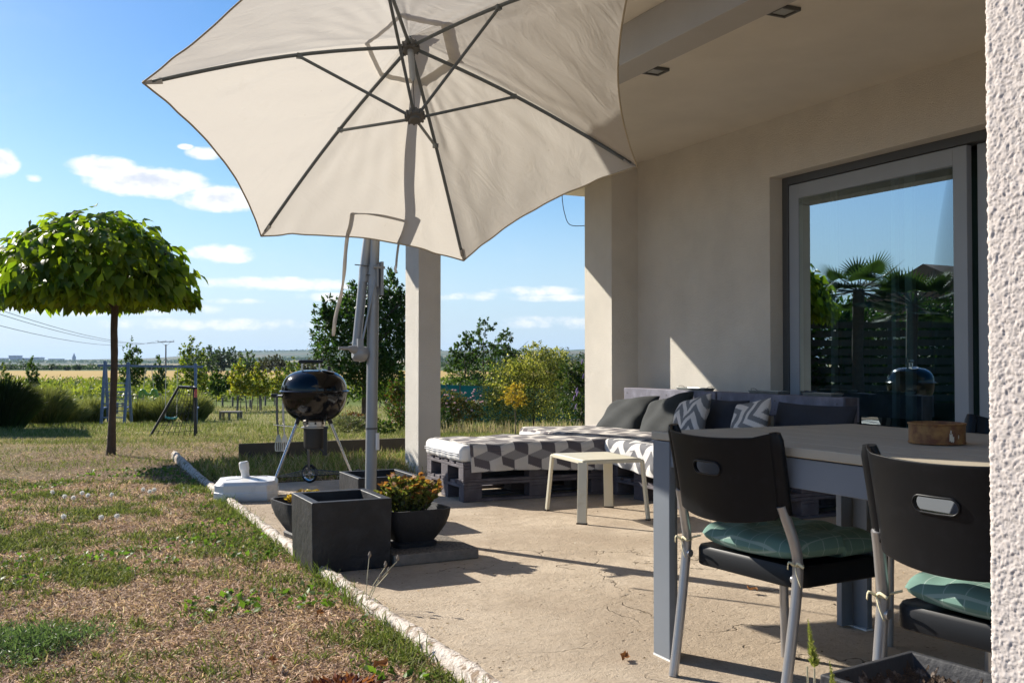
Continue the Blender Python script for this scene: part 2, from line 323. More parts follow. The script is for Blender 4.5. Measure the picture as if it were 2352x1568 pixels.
# ground: object coords = (right, depth, up) of the view axis the land slopes along
def ground_mat():
    m = mk('ground', (.2, .17, .1), .95, spec=.1); t = m.node_tree; b = t.nodes['Principled BSDF']; tcn = N(t, 'ShaderNodeTexCoord'); v = tcn.outputs['Object']
    s = N(t, 'ShaderNodeSeparateXYZ'); t.links.new(v, s.inputs[0]); f = s.outputs[1]; r = s.outputs[0]
    straw = mixc(t, noise(t, v, 22, 10, .85), (.06, .038, .026, 1), (.36, .245, .165, 1))
    g1 = smooth(t, noise(t, v, .9, 6, .65), .44, .60)
    lawn = mixc(t, M_(t, 'MULTIPLY', g1, .35), straw, (.15, .15, .045, 1))
    far_lawn = mixc(t, noise(t, v, .35, 7, .7), (.34, .30, .13, 1), (.20, .21, .065, 1))
    c = mixc(t, smooth(t, f, 9, 20), lawn, far_lawn)
    c = mixc(t, smooth(t, f, 48, 58), c, (.12, .16, .035, 1))
    gold = mixc(t, noise(t, v, .06, 6, .6), (.40, .27, .09, 1), (.47, .34, .13, 1))
    jit = M_(t, 'MULTIPLY', M_(t, 'SUBTRACT', noise(t, v, .05, 4, .6), .5), 30)
    c = mixc(t, smooth(t, M_(t, 'ADD', f, jit), 104, 112), c, gold)
    c = mixc(t, smooth(t, M_(t, 'ADD', f, jit), 270, 290), c, (.085, .115, .045, 1))
    # far patchwork of fields, elongated across the view
    mp = N(t, 'ShaderNodeMapping'); mp.inputs['Scale'].default_value = (.0018, .0042, 0); t.links.new(v, mp.inputs[0])
    vo = N(t, 'ShaderNodeTexVoronoi'); t.links.new(mp.outputs[0], vo.inputs['Vector']); vo.inputs['Scale'].default_value = 1.0
    cr = N(t, 'ShaderNodeValToRGB'); cr.color_ramp.interpolation = 'CONSTANT'
    sc = N(t, 'ShaderNodeSeparateColor'); t.links.new(vo.outputs['Color'], sc.inputs[0]); t.links.new(sc.outputs[0], cr.inputs[0])
    els = [(0, (.30, .235, .12)), (.22, (.10, .13, .05)), (.40, (.26, .19, .11)), (.55, (.16, .17, .07)), (.7, (.35, .29, .17)), (.85, (.06, .09, .04))]
    cr.color_ramp.elements[0].color = (*els[0][1], 1); cr.color_ramp.elements[0].position = 0
    cr.color_ramp.elements[1].color = (*els[1][1], 1); cr.color_ramp.elements[1].position = .22
    for p_, c_ in els[2:]: e_ = cr.color_ramp.elements.new(p_); e_.color = (*c_, 1)
    c = mixc(t, smooth(t, M_(t, 'ADD', f, M_(t, 'MULTIPLY', jit, 3)), 470, 520), c, cr.outputs[0])
    c = mixc(t, M_(t, 'MULTIPLY', smooth(t, f, 1500, 3000), .62), c, (.045, .075, .05, 1))
    t.links.new(c, b.inputs['Base Color'])
    bn = N(t, 'ShaderNodeBump'); bn.inputs['Strength'].default_value = .9; bn.inputs['Distance'].default_value = .02; t.links.new(noise(t, v, 35, 6, .75), bn.inputs['Height']); t.links.new(bn.outputs[0], b.inputs['Normal'])
ground_mat()

# ------------------------------------------------------------------ terrain
def terrain():
    fs = np.concatenate([np.arange(-400, -20, 60), np.arange(-20, 60, 1.0), 60 * 1.06 ** np.arange(0, 88)])
    rs = np.concatenate([-40 * 1.09 ** np.arange(60, 0, -1), np.arange(-40, 41, 2.0), 40 * 1.09 ** np.arange(1, 61)])
    Fg, Rg = np.meshgrid(fs, rs, indexing='ij')
    X = Fg * math.sin(YAW) + Rg * math.cos(YAW); Y = Fg * math.cos(YAW) - Rg * math.sin(YAW)
    Z = terr(X, Y) - .012 + np.where((Fg > 4) & (Fg < 60), .02 * np.sin(X * 1.9) * np.sin(Y * 1.3), 0) * np.clip((Fg - 12) / 6, 0, 1)
    # the lawn sits a little below the slab under the patio
    Z = np.where((X > 1.4) & (X < 16) & (Y < 8.3) & (Y > -20), Z - .15, Z)
    V = np.stack([Rg, Fg, Z], -1).reshape(-1, 3); a, b = Fg.shape
    idx = np.arange(a * b).reshape(a, b); F = np.stack([idx[:-1, :-1], idx[:-1, 1:], idx[1:, 1:], idx[1:, :-1]], -1).reshape(-1, 4)[:, ::-1]
    o = link('ground', npmesh('ground', V, F, smooth=True), MT['ground']); o.rotation_euler = (0, 0, -YAW)
    tag(o, 'dry patchy lawn sloping down to fields and low hills', kind='structure')
terrain()
# patio slab
mb = MB(); mb.box(1.30, 5.62, -3, 8.44, -.2, 0); o = mb.build('patio', MT['patio'], None, bevel=.006)
tag(o, 'rough tan concrete patio slab', kind='structure')
# kerb: whitewashed rounded edging
def kerb():
    ys = np.concatenate([np.arange(-1, 8.6, .04), np.arange(8.6, 11.1, .06)]); rows = []
    for y in ys:
        bx = np.interp(y, [-1, 3, 4, 6, 9, 11.1], [1.33, 1.30, 1.272, 1.268, 1.30, 1.335]); j = lambda k, s=.006: s * (math.sin(y * 37 + k * 2.1) * .4 + math.sin(y * 91 + k) * .3 + math.sin(y * 13 + k * 5) * .5)
        lift = .025 + .04 * max(0, y - 9) / 2.1
        rows.append([(bx - .045 + j(1), y, -.06), (bx - .040 + j(2), y, .012 + lift * .5 + j(3, .004)), (bx - .022 + j(3), y, .014 + lift + j(4, .005)), (bx + .004 + j(5), y, .012 + lift + j(5, .005)), (bx + .024 + j(6), y, .006 + lift * .6), (bx + .03 + j(7), y, -.06)])
    mb = MB(); mb.grid(rows); mb.add([r for r in rows[-1]], [tuple(range(6))])
    m = mk('kerb', (.60, .53, .46), .85, .2, 22, 1.0, 60, .012, col2=(.24, .17, .11), ramp=(.47, .62))
    o = mb.build('kerb', m, None, smooth=60); tag(o, 'peeling whitewashed edging between lawn and patio', kind='structure')
kerb()

# ------------------------------------------------------------------ house
XW, XF = 5.459, 5.62
house = thing('house', 'beige stuccoed house with covered patio, columns and large sliding glass door', 'house', (5.459, 6, 0))
def hpart(mb, name, mat, lab=None, **k):
    for i, v in enumerate(mb.v): mb.v[i] = (v[0] - 5.459, v[1] - 6, v[2])
    o = mb.build(name, MT[mat], house, **k)
    if lab: o['label'] = lab
    return o
# wall with opening y 1.2..6.47, z 0.06..2.545 and its reveals
mb = MB(); Y0, Y1, ZT = 1.0, 6.47, 2.545
mb.box(XW, XW + .172, Y1, 9.006, -.1, 3.02).box(XW, XW + .172, Y0, Y1, ZT, 3.02).box(XW, XW + .172, -3, Y0, -.1, 3.02)
hpart(mb, 'wall', 'stucco')
mb = MB(); mb.box(XW - .02, XF + .25, Y0, Y1, -.1, .05); hpart(mb, 'door_sill', 'slab_side')
mb = MB(); mb.box(5.152, XW, 8.47, 9.008, -.1, 3.02); hpart(mb, 'pilaster', 'stucco')
mb = MB(); mb.box(3.115, 3.33, 8.47, 8.83, -.1, 2.785); hpart(mb, 'column', 'stucco', bevel=.004)
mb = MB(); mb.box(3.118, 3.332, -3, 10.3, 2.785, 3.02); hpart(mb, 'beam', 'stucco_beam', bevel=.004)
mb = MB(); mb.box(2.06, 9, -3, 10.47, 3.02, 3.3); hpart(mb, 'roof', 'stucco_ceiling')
mb = MB(); mb.box(XW + .36, XW + .40, 9.0, 9.9, -.2, 3.02).box(5.5, 9, 9.01, 9.3, -.1, 3.02); hpart(mb, 'end_wall', 'stucco')
def vnoise(nx, ny, cell, seed):
    r = np.random.default_rng(seed).random((nx // cell + 3, ny // cell + 3)); x = np.arange(nx) / cell; y = np.arange(ny) / cell
    xi = x.astype(int); yi = y.astype(int); fx = x - xi; fy = y - yi; fx = fx * fx * (3 - 2 * fx); fy = fy * fy * (3 - 2 * fy)
    a = r[xi][:, yi]; b = r[xi + 1][:, yi]; c = r[xi][:, yi + 1]; d = r[xi + 1][:, yi + 1]
    return (a * (1 - fx[:, None]) + b * fx[:, None]) * (1 - fy) + (c * (1 - fx[:, None]) + d * fx[:, None]) * fy
def near_pillar():
    mb = MB(); mb.box(1.251, 1.60, -.35, 1.002, -.05, 3.02); o = hpart(mb, 'near_pillar', 'stucco_rough', 'coarse sunlit stucco pillar close to the camera')
    # render coat with real grains, wrapped round the corner the camera looks past
    st = .0017; path = [(1.249, y, -1, 0) for y in np.arange(.66, .998, st)]; path += [(1.257 - .008 * math.cos(q), .998 + .008 * math.sin(q), -math.cos(q), math.sin(q)) for q in np.linspace(0, math.pi / 2, 7)] + [(x, 1.006, 0, 1) for x in np.arange(1.2595, 1.30, st)]
    zz = np.arange(.25, 2.05, st); nx, ny = len(path), len(zz)
    h = np.abs(vnoise(nx, ny, 2, 1) - .5) * 1.1 + vnoise(nx, ny, 3, 2) * .45 + vnoise(nx, ny, 5, 3) * .35 + vnoise(nx, ny, 40, 9) * .2 - .1; h = np.clip((h - .3) * 1.3, 0, 1.) * .0027
    p = np.array(path); X = p[:, None, 0] + p[:, None, 2] * h; Y = p[:, None, 1] + p[:, None, 3] * h; Z = np.broadcast_to(zz, X.shape)
    idx = np.arange(nx * ny).reshape(nx, ny); F = np.stack([idx[:-1, :-1], idx[1:, :-1], idx[1:, 1:], idx[:-1, 1:]], -1).reshape(-1, 4)[:, ::-1]
    me = npmesh('render_coat', np.stack([X - 5.459, Y - 6, Z], -1).reshape(-1, 3), F, smooth=True); link('render_coat', me, mk('stucco_grain', (.54, .485, .45), .92, .16, 90, .4, 900, .001, spec=.15), o)
near_pillar()
# sliding door: outer frame, leaves
dr = MB(); dr.box(XF - .03, XF + .09, Y1 - .07, Y1, .05, ZT).box(XF - .03, XF + .09, Y0, Y1 - .07, ZT - .065, ZT).box(XF - .03, XF + .09, Y0, Y1 - .07, .05, .09)
of = hpart(dr, 'door_frame', 'frame_dark', bevel=.003)
def leaf(y0, y1, x, st, name='sliding_leaf', rot=0.0):
    mb = MB(); zb, zt = .09, ZT - .07
    mb.box(x, x + .05, y1 - st, y1, zb, zt).box(x, x + .05, y0, y0 + st, zb, zt).box(x, x + .05, y0 + st, y1 - st, zt - .12, zt).box(x, x + .05, y0 + st, y1 - st, zb, zb + .13)
    o = hpart(mb, name, 'frame_grey', bevel=.004)
    g = MB(); dx = rot; g.add([(x + .022 + dx, y0 + st - .01, zb + .12), (x + .022 - dx, y1 - st + .01, zb + .12), (x + .022 - dx, y1 - st + .01, zt - .11), (x + .022 + dx, y0 + st - .01, zt - .11)], [(0, 1, 2, 3)])
    gm = [(v[0] - 5.459, v[1] - 6, v[2]) for v in g.v]; g.v = gm
    go = g.build('glass_pane', MT['pane'], o)
    return o
leaf(4.66, 6.40, XF - .018, .112, rot=.015)
leaf(3.0, 4.62, XF + .035, .10, rot=0)
leaf(1.05, 2.98, XF - .018, .12, rot=0)
# room behind the glass
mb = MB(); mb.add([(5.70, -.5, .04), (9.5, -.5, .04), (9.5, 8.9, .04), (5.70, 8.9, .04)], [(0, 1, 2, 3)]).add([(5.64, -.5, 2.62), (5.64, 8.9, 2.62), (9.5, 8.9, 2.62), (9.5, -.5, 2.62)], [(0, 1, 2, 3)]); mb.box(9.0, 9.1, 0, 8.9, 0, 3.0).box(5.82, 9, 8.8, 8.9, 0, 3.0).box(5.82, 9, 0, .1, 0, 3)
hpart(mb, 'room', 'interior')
mb = MB(); mb.box(5.86, 5.90, 5.36, 5.43, .05, 2.5).box(5.86, 5.90, 5.52, 5.56, .05, 2.5).box(5.86, 5.90, 6.16, 6.20, .05, 2.5); hpart(mb, 'inner_frame', 'frame_grey')
rows = []
for i in range(121):
    y = 6.40 - i * (2.7 / 120); rows.append([(5.93 + .03 * math.sin(i * .9) + .01 * math.sin(i * 2.3), y, z) for z in (.06, 1.3, 2.5)])
mb = MB(); mb.grid(rows); hpart(mb, 'curtain', 'curtain', smooth=180)
mb = MB()
for i in range(34):
    z = .95 + i * .024; mb.box(5.84, 5.87, 2.6, 4.60, z, z + .014)
hpart(mb, 'window_blind', 'blind')
# ceiling spotlights
def spot(x, y, lab):
    t = thing('ceiling_spotlight', lab, 'ceiling light', (x, y, 3.02), 0, 'square spotlights in the patio ceiling')
    a = MB(); s = .07
    for (x0, x1, y0, y1) in ((-s, s, -s, -s + .018), (-s, s, s - .018, s), (-s, -s + .018, -s + .018, s - .018), (s - .018, s, -s + .018, s - .018)): a.box(x0, x1, y0, y1, -.022, -.001)
    a.build('rim', MT['hub_dark'], t, bevel=.003); b = MB(); b.box(-s + .018, s - .018, -s + .018, s - .018, -.012, -.0015); b.build('lens', MT['lamp_glass'], t)
spot(3.80, 5.67, 'recessed square ceiling spotlight just right of the parasol edge')
spot(3.80, 4.38, 'recessed square ceiling spotlight at the very top of the picture')

# ------------------------------------------------------------------ parasol
S_ = .913
def sc(p): return Vector((p[0] * S_, p[1] * S_, 1.03 + (p[2] - 1.03) * S_))
fw = Vector((math.sin(YAW) * math.cos(PITCH), math.cos(YAW) * math.cos(PITCH), math.sin(PITCH)))
T = [Vector(p) for p in ((.417, 4.715, 2.277), (1.128, 5.618, 1.727), (2.33, 5.55, 1.635), (2.93, 4.55, 2.083), (2.25, 3.50, 2.70), (1.03, 3.60, 2.81))]
A = Vector((1.745, 4.885, 2.685)); B = Vector((1.695, 4.665, 2.238)); nn = Vector((.096, .46, .883)).normalized()
pr = thing('parasol', 'large cream six sided cantilever parasol on a grey pole, tilted over the patio', 'parasol', (1.80, 5.72, 0))
OFF = Vector((1.80, 5.72, 0))
def ploc(mb):
    mb.v = [tuple(Vector(v) - OFF) for v in mb.v]; return mb
def panel(i, u0, u1, lift=0., nu=44, nv=36, scl=.085, seedk=0):
    a, b = T[i], T[(i + 1) % 6]; rows = []; ap = A + nn * (.02 + lift)
    for iu in range(nu + 1):
        u = u0 + (u1 - u0) * iu / nu; row = []
        for iv in range(nv + 1):
            v = iv / nv; e = a.lerp(b, v); k = 1 - scl * 4 * v * (1 - v) * min(1, u / .95) ** 3
            p = ap.lerp(e, u * k)
            # cloth falls slightly between the ribs and ripples along them
            s = 4 * v * (1 - v)
            p = p - nn * (.055 * s * u * (1 - .4 * u)) + nn * (.05 * math.sin(math.pi * u))
            edge = min(v, 1 - v)
            rip = .35 * math.sin(v * 46 + i * 3 + 2.5 * math.sin(u * 5 + i)) * .0045 * u * (1.25 - u) * 2 * (1 + .8 * math.sin(u * 9 + i * 2)) * min(1, edge * 14)
            rip += .0045 * math.sin(u * 17 + v * 9 + i) * math.sin(v * 12 + i * 1.7 + u * 5) * min(1, edge * 10)
            rip += .010 * math.exp(-((v - .12) / .035) ** 2) * math.sin(u * 7 + i) + .009 * math.exp(-((v - .85) / .04) ** 2) * math.cos(u * 8 + i * 2)
            row.append(p + nn * (rip * min(1, u * 3)))
        rows.append(row)
    return rows
mb = MB()
for i in range(6): mb.grid(panel(i, .17, 1.0, scl=.03 if i == 5 else .08))
can = ploc(mb).build('canopy', MT['canopy'], pr, smooth=40)
mb = MB()
for i in range(6): mb.grid(panel(i, .0, .202, lift=.03, nu=12, scl=.0))
vc = ploc(mb).build('vent_cap', MT['canopy'], can, smooth=40)
# hem
mb = MB()
for i in range(6):
    rws = panel(i, 1.0, 1.0001, nu=1, nv=48, scl=.03 if i == 5 else .08)[0]; mb.tube([p for p in rws], .0045, 6)
mk('hem', (.40, .34, .24), .9); ploc(mb).build('hem', MT['hem'], can, smooth=180)
for i in range(6):
    t_ = T[i]; d = (t_ - A).normalized(); under = nn * .022
    def onr(u): return (A.lerp(t_, u) + nn * (.05 * math.sin(math.pi * u)) - under * (1 - .6 * u))
    mb = MB(); mb.tube([onr(.03 + .94 * k / 10) for k in range(11)], .0095, 8)
    rb = ploc(mb).build('rib', MT['rib_grey'], pr, smooth=180)
    mb = MB(); j = onr(.45); mb.tube([B + (j - B).normalized() * .035, j - nn * .012], .008, 8); mb.box(-.013, .013, -.013, .013, -.018, .006, Matrix.Translation(j))
    ploc(mb).build('strut', MT['rib_grey'], pr, smooth=60)
    mb = MB(); mb.tube([t_ - d * .085, t_ - d * .004], [.024, .012], 8, flat=.35, up=tuple(nn)); ploc(mb).build('rib_pocket', MT['canopy'], rb, smooth=60)
def orient(c, ax): return Matrix.Translation(c) @ ax.to_track_quat('Z', 'Y').to_matrix().to_4x4()
mb = MB(); ma = orient(A, nn)
mb.lathe([(0, -.05), (.036, -.05), (.045, -.035), (.048, -.02), (.036, -.012), (.03, .01), (0, .01)], 24, mat=ma)
for k in range(12): q = k * math.pi / 6; mb.box(.030, .050, -.005, .005, -.046, -.012, ma @ Matrix.Rotation(q, 4, 'Z'))
ploc(mb).build('hub', MT['hub_dark'], pr, smooth=40)
mb = MB(); mb.tube([A - nn * .04, A - nn * .23], .0165, 14).tube([A - nn * .23, A - nn * .245, A - nn * .262], [.0165, .012, .004], 14); ploc(mb).build('hub_tube', MT['pole_grey'], pr, smooth=50)
mb = MB(); mb.tube([A - nn * .26, B + nn * .02], .0022, 6); ploc(mb).build('cord', MT['wire'], pr)
mb = MB(); m2 = orient(B, (A - B).normalized())
mb.lathe([(0, -.012), (.026, -.014), (.030, -.004), (.044, 0), (.048, .014), (.044, .03), (.02, .034), (0, .034)], 24, mat=m2)
for k in range(12): q = k * math.pi / 6; mb.box(.028, .052, -.005, .005, 0, .03, m2 @ Matrix.Rotation(q, 4, 'Z'))
ploc(mb).build('lower_hub', MT['hub_dark'], pr, smooth=40)
# pole
mb = MB(); mb.tube([(1.80, 5.72, .03), (1.817, 5.72, 1.55)], .034, 24)
mb.tube([(1.817, 5.72, 1.50), (1.825, 5.72, 1.8), (1.832, 5.715, 2.04)], .030, 24)
pole = ploc(mb).build('pole', MT['pole_grey'], pr, smooth=50)
mb = MB(); mb.tube([(1.807, 5.72, .62), (1.807, 5.72, .632)], .0365, 24); ploc(mb).build('clamp_ring', MT['hub_dark'], pole, smooth=50)
mb = MB()
for z, r in ((1.475, .039), (1.545, .040), (1.585, .0385)): x = 1.80 + .0112 * z; mb.tube([(x, 5.72, z), (x, 5.72, z + .012)], r, 24)
mb.tube([(1.817, 5.72, 1.48), (1.819, 5.72, 1.60)], .0365, 24)
mb.box(1.845, 1.862, 5.665, 5.70, 1.42, 1.62).box(1.82, 1.832, 5.668, 5.685, 1.47, 1.60)
mb.tube([(1.80, 5.672, 1.585), (1.87, 5.672, 1.585)], .009, 10)
ploc(mb).build('collar', MT['pole_grey'], pole, smooth=50)
mb = MB(); mb.tube([(1.832, 5.683, .50), (1.832, 5.683, .60)], .012, 10, flat=.4, up=(1, 0, 0)); ploc(mb).build('height_tab', MT['sticker'], pole, smooth=60)
# arm: lower straight tube then the bow over the canopy to the hub
top = A + nn * .13
arm_pts = [(1.725, 5.76, 1.12), (1.745, 5.75, 1.35), (1.77, 5.745, 1.62), (1.80, 5.73, 1.86), (1.825, 5.66, 2.02), (1.82, 5.47, 2.18), (1.80, 5.22, 2.47), (1.78, 5.05, 2.68), (top.x, top.y, top.z)]
def cr_spline(ps, n=6):
    ps = [Vector(p) for p in ps]; out = []
    for i in range(len(ps) - 1):
        p0 = ps[max(i - 1, 0)]; p1 = ps[i]; p2 = ps[i + 1]; p3 = ps[min(i + 2, len(ps) - 1)]
        for k in range(n):
            t = k / n; out.append(.5 * ((2 * p1) + (p2 - p0) * t + (2 * p0 - 5 * p1 + 4 * p2 - p3) * t * t + (3 * p1 - p0 - 3 * p2 + p3) * t ** 3))
    out.append(ps[-1]); return out
mb = MB(); mb.tube(cr_spline(arm_pts), .0275, 20); mb.tube([top, A + nn * .01], .012, 10)
arm = ploc(mb).build('arm', MT['pole_grey'], pr, smooth=50)
mb = MB(); mb.tube([(1.765, 5.745, 1.50), (1.768, 5.745, 1.59)], .032, 20); ploc(mb).build('arm_sleeve', MT['pole_grey'], arm, smooth=50)
mb = MB(); mb.tube([(1.70, 5.72, 1.60), (1.80, 5.70, 1.592)], .0035, 6).tube([(1.765, 5.70, 1.54), (1.80, 5.70, 1.538)], .003, 6)
ploc(mb).build('locking_pin', MT['hub_dark'], arm, smooth=50)
mb = MB(); mb.tube([(1.745, 5.715, 1.14), (1.765, 5.70, 1.25), (1.835, 5.685, 1.60)], .012, 8, flat=.5, up=(0, 1, 0)); ploc(mb).build('brace', MT['pole_grey'], pr, smooth=60)
mb = MB(); mb.tube([(1.695, 5.73, 1.075), (1.71, 5.73, 1.072), (1.765, 5.73, 1.07), (1.78, 5.73, 1.068)], [.03, .047, .047, .036], 20)
mb.box(1.715, 1.75, 5.70, 5.75, 1.09, 1.16); mb.tube([(1.70, 5.71, 1.095), (1.675, 5.70, 1.10), (1.655, 5.69, 1.105)], [.028, .02, .011], 12).tube([(1.665, 5.69, 1.103), (1.595, 5.69, 1.103)], .010, 12)
ploc(mb).build('crank', MT['pole_grey'], pr, smooth=50)
# straps hanging from the hem
def ribbon(pts, w, name, parent, mat='canopy', side=(1, 0, 0)):
    ps = cr_spline(pts, 5); L = []; n = len(ps)
    for i, p in enumerate(ps):
        a = .7 * math.sin(i * .45); s = Vector(side) * math.cos(a) + Vector((0, 1, 0)) * math.sin(a); L.append([p - s * w / 2, p + s * w / 2])
    m = MB(); m.grid(L); m.v = [tuple(Vector(v) - OFF) for v in m.v] if parent in (pr, can) else m.v
    return m.build(name, MT[mat], parent, smooth=180, solid=.0015)
ribbon([(1.605, 5.47, 1.87), (1.60, 5.51, 1.78), (1.590, 5.53, 1.66), (1.583, 5.54, 1.52), (1.565, 5.54, 1.40), (1.535, 5.54, 1.28), (1.522, 5.54, 1.17)], .022, 'strap', can)
ribbon([(1.93, 5.46, 1.845), (1.905, 5.50, 1.74), (1.895, 5.52, 1.64), (1.893, 5.53, 1.57)], .014, 'strap', can)
ribbon([(1.60, 5.465, 1.866), (1.70, 5.45, 1.868), (1.82, 5.455, 1.858), (1.935, 5.46, 1.84)], .018, 'strap', can, side=(0, .3, .95))
mb = MB(); mb.tube([(1.893, 5.53, 1.585), (1.887, 5.53, 1.565), (1.895, 5.53, 1.545)], .009, 8, flat=.5); ploc(mb).build('buckle', MT['white_plastic'], can, smooth=60)
# cable loop by the pilaster
mb = MB(); mb.tube(cr_spline([(4.99, 9.2, 3.02), (5.0, 9.2, 2.86), (4.99, 9.2, 2.74), (5.02, 9.2, 2.58), (5.08, 9.2, 2.47), (5.18, 9.1, 2.45), (5.26, 9.01, 2.46)]), .004, 6)
tag(mb.build('hanging_cable', MT['wire'], None), 'thin loose cable looping from the roof edge to the pilaster', 'cable')

# ------------------------------------------------------------------ planters and pots
def box_planter(x0, x1, y0, y1, h, t, lab, inner=.20, mat='anthracite', rz=0):
    cx, cy = (x0 + x1) / 2, (y0 + y1) / 2; a, b = (x1 - x0) / 2, (y1 - y0) / 2
    o = thing('planter', lab, 'planter', (cx, cy, 0), rz, 'square anthracite planters')
    vs = []
    for (p, q, z) in ((a * .97, b * .97, 0), (a, b, h), (a - t, b - t, h), (a - t - .01, b - t - .01, h - inner)):
        vs += [(-p, -q, z), (p, -q, z), (p, q, z), (-p, q, z)]
    fs = [(3, 2, 1, 0)] + [(r * 4 + k, r * 4 + (k + 1) % 4, r * 4 + 4 + (k + 1) % 4, r * 4 + 4 + k) for r in range(3) for k in range(4)] + [(12, 13, 14, 15)]
    m = MB(); m.add(vs, fs); m.build('shell', MT[mat], o, bevel=.005)
    return o
box_planter(1.20, 1.605, 4.74, 5.17, .345, .045, 'large empty square anthracite planter at the patio edge in front of the parasol pole')
box_planter(1.78, 2.18, 5.90, 6.33, .31, .035, 'empty square anthracite planter behind the parasol pole', mat='anthracite')
def pot(cx, cy, z0, rz, lab, s=1.0):
    o = thing('flower_pot', lab, 'plant pot', (cx, cy, z0), rz, 'dark tapered pots'); m = MB()
    prof = [(.01, 0), (.115, 0), (.118, .022), (.105, .03), (.125, .06), (.155, .11), (.172, .16), (.178, .20), (.165, .20), (.158, .165), (.01, .16)]
    m.lathe([(r * s, z * s) for r, z in prof], 48, sq=7); m.v = [tuple(Matrix.Rotation(0, 4, 'Z') @ Vector(v)) for v in m.v]
    m.build('shell', MT['anthracite_rough'], o, smooth=40)
    return o
pot(1.80, 5.02, .056, R(4), 'dark tapered square pot standing on the stone slab')
pot(1.455, 5.80, 0.0, R(8), 'dark tapered pot half hidden behind the large square planter', 1.08)
# slab under the pot
def stone_slab():
    m = MB(); m.box(-.235, .235, -.235, .235, 0, .055); o = m.build('paving_slab', [MT['slab_side'], MT['rubble']], None, bevel=.006)
    for p in o.data.polygons:
        if p.normal.z > .5: p.material_index = 1
    o.location = (1.845, 4.99, 0.001); o.rotation_euler = (0, 0, R(2)); tag(o, 'pebble surfaced concrete slab under the flowering pot', 'paving slab')
stone_slab()

# ------------------------------------------------------------------ leaf machinery
def basis(d, nrm):
    d = d / np.linalg.norm(d, axis=1, keepdims=True); nrm = nrm - d * np.sum(d * nrm, 1, keepdims=True)
    nrm = nrm / np.maximum(np.linalg.norm(nrm, axis=1, keepdims=True), 1e-6); return d, nrm, np.cross(d, nrm)
def leaf_mesh(name, C, D, Nn, L, W, cols, kind='leaf', fold=.25):
    """C base points, D axis, Nn normal, L length, W half width ratio"""
    n = len(C); d, nr, s = basis(D, Nn); L = np.asarray(L).reshape(-1, 1) * np.ones((n, 1))
    if kind == 'leaf':      # 5 points: base, left, tip, right, mid (folded)
        pts = [C, C + d * L * .42 + s * L * W + nr * L * fold * W, C + d * L - nr * L * .10, C + d * L * .42 - s * L * W + nr * L * fold * W, C + d * L * .5]
        F = np.array([[0, 1, 4], [1, 2, 4], [2, 3, 4], [3, 0, 4]]); k = 5
    elif kind == 'heart':   # catalpa leaf with drooping tip
        pts = [C + d * L * .06, C - d * L * .10 + s * L * W * .5, C + d * L * .22 + s * L * W + nr * L * fold * .25, C + d * L * .62 + s * L * W * .62 + nr * L * .02, C + d * L - nr * L * .22,
               C + d * L * .62 - s * L * W * .62 + nr * L * .02, C + d * L * .22 - s * L * W + nr * L * fold * .25, C - d * L * .10 - s * L * W * .5, C + d * L * .5 - nr * L * .03]
        F = np.array([[0, 1, 2], [0, 2, 8], [2, 3, 8], [3, 4, 8], [4, 5, 8], [5, 6, 8], [6, 0, 8], [6, 7, 0]]); k = 9
    elif kind == 'blade':   # curved grass blade, 5 points
        pts = [C - s * L * W, C + s * L * W, C + d * L * .55 + nr * L * .06 - s * L * W * .8, C + d * L * .55 + nr * L * .06 + s * L * W * .8, C + d * L * .93 - nr * L * fold]
        F = np.array([[0, 1, 3], [0, 3, 2], [2, 3, 4]]); k = 5
    V = np.stack(pts, 1).reshape(-1, 3); FF = (np.arange(n)[:, None, None] * k + F[None]).reshape(-1, 3)
    CC = np.repeat(cols, k, axis=0)
    return npmesh(name, V, FF, CC, smooth=(kind == 'heart'))
def rv(n, s=1.0): return rng.normal(size=(n, 3)) * s
def unit(a): return a / np.maximum(np.linalg.norm(a, axis=1, keepdims=True), 1e-9)
def shade_cols(n, c1, c2, j=.15):
    t = rng.random((n, 1)); c = np.array(c1) * (1 - t) + np.array(c2) * t; return np.clip(c * (1 + j * rng.normal(size=(n, 1))), .004, .9)

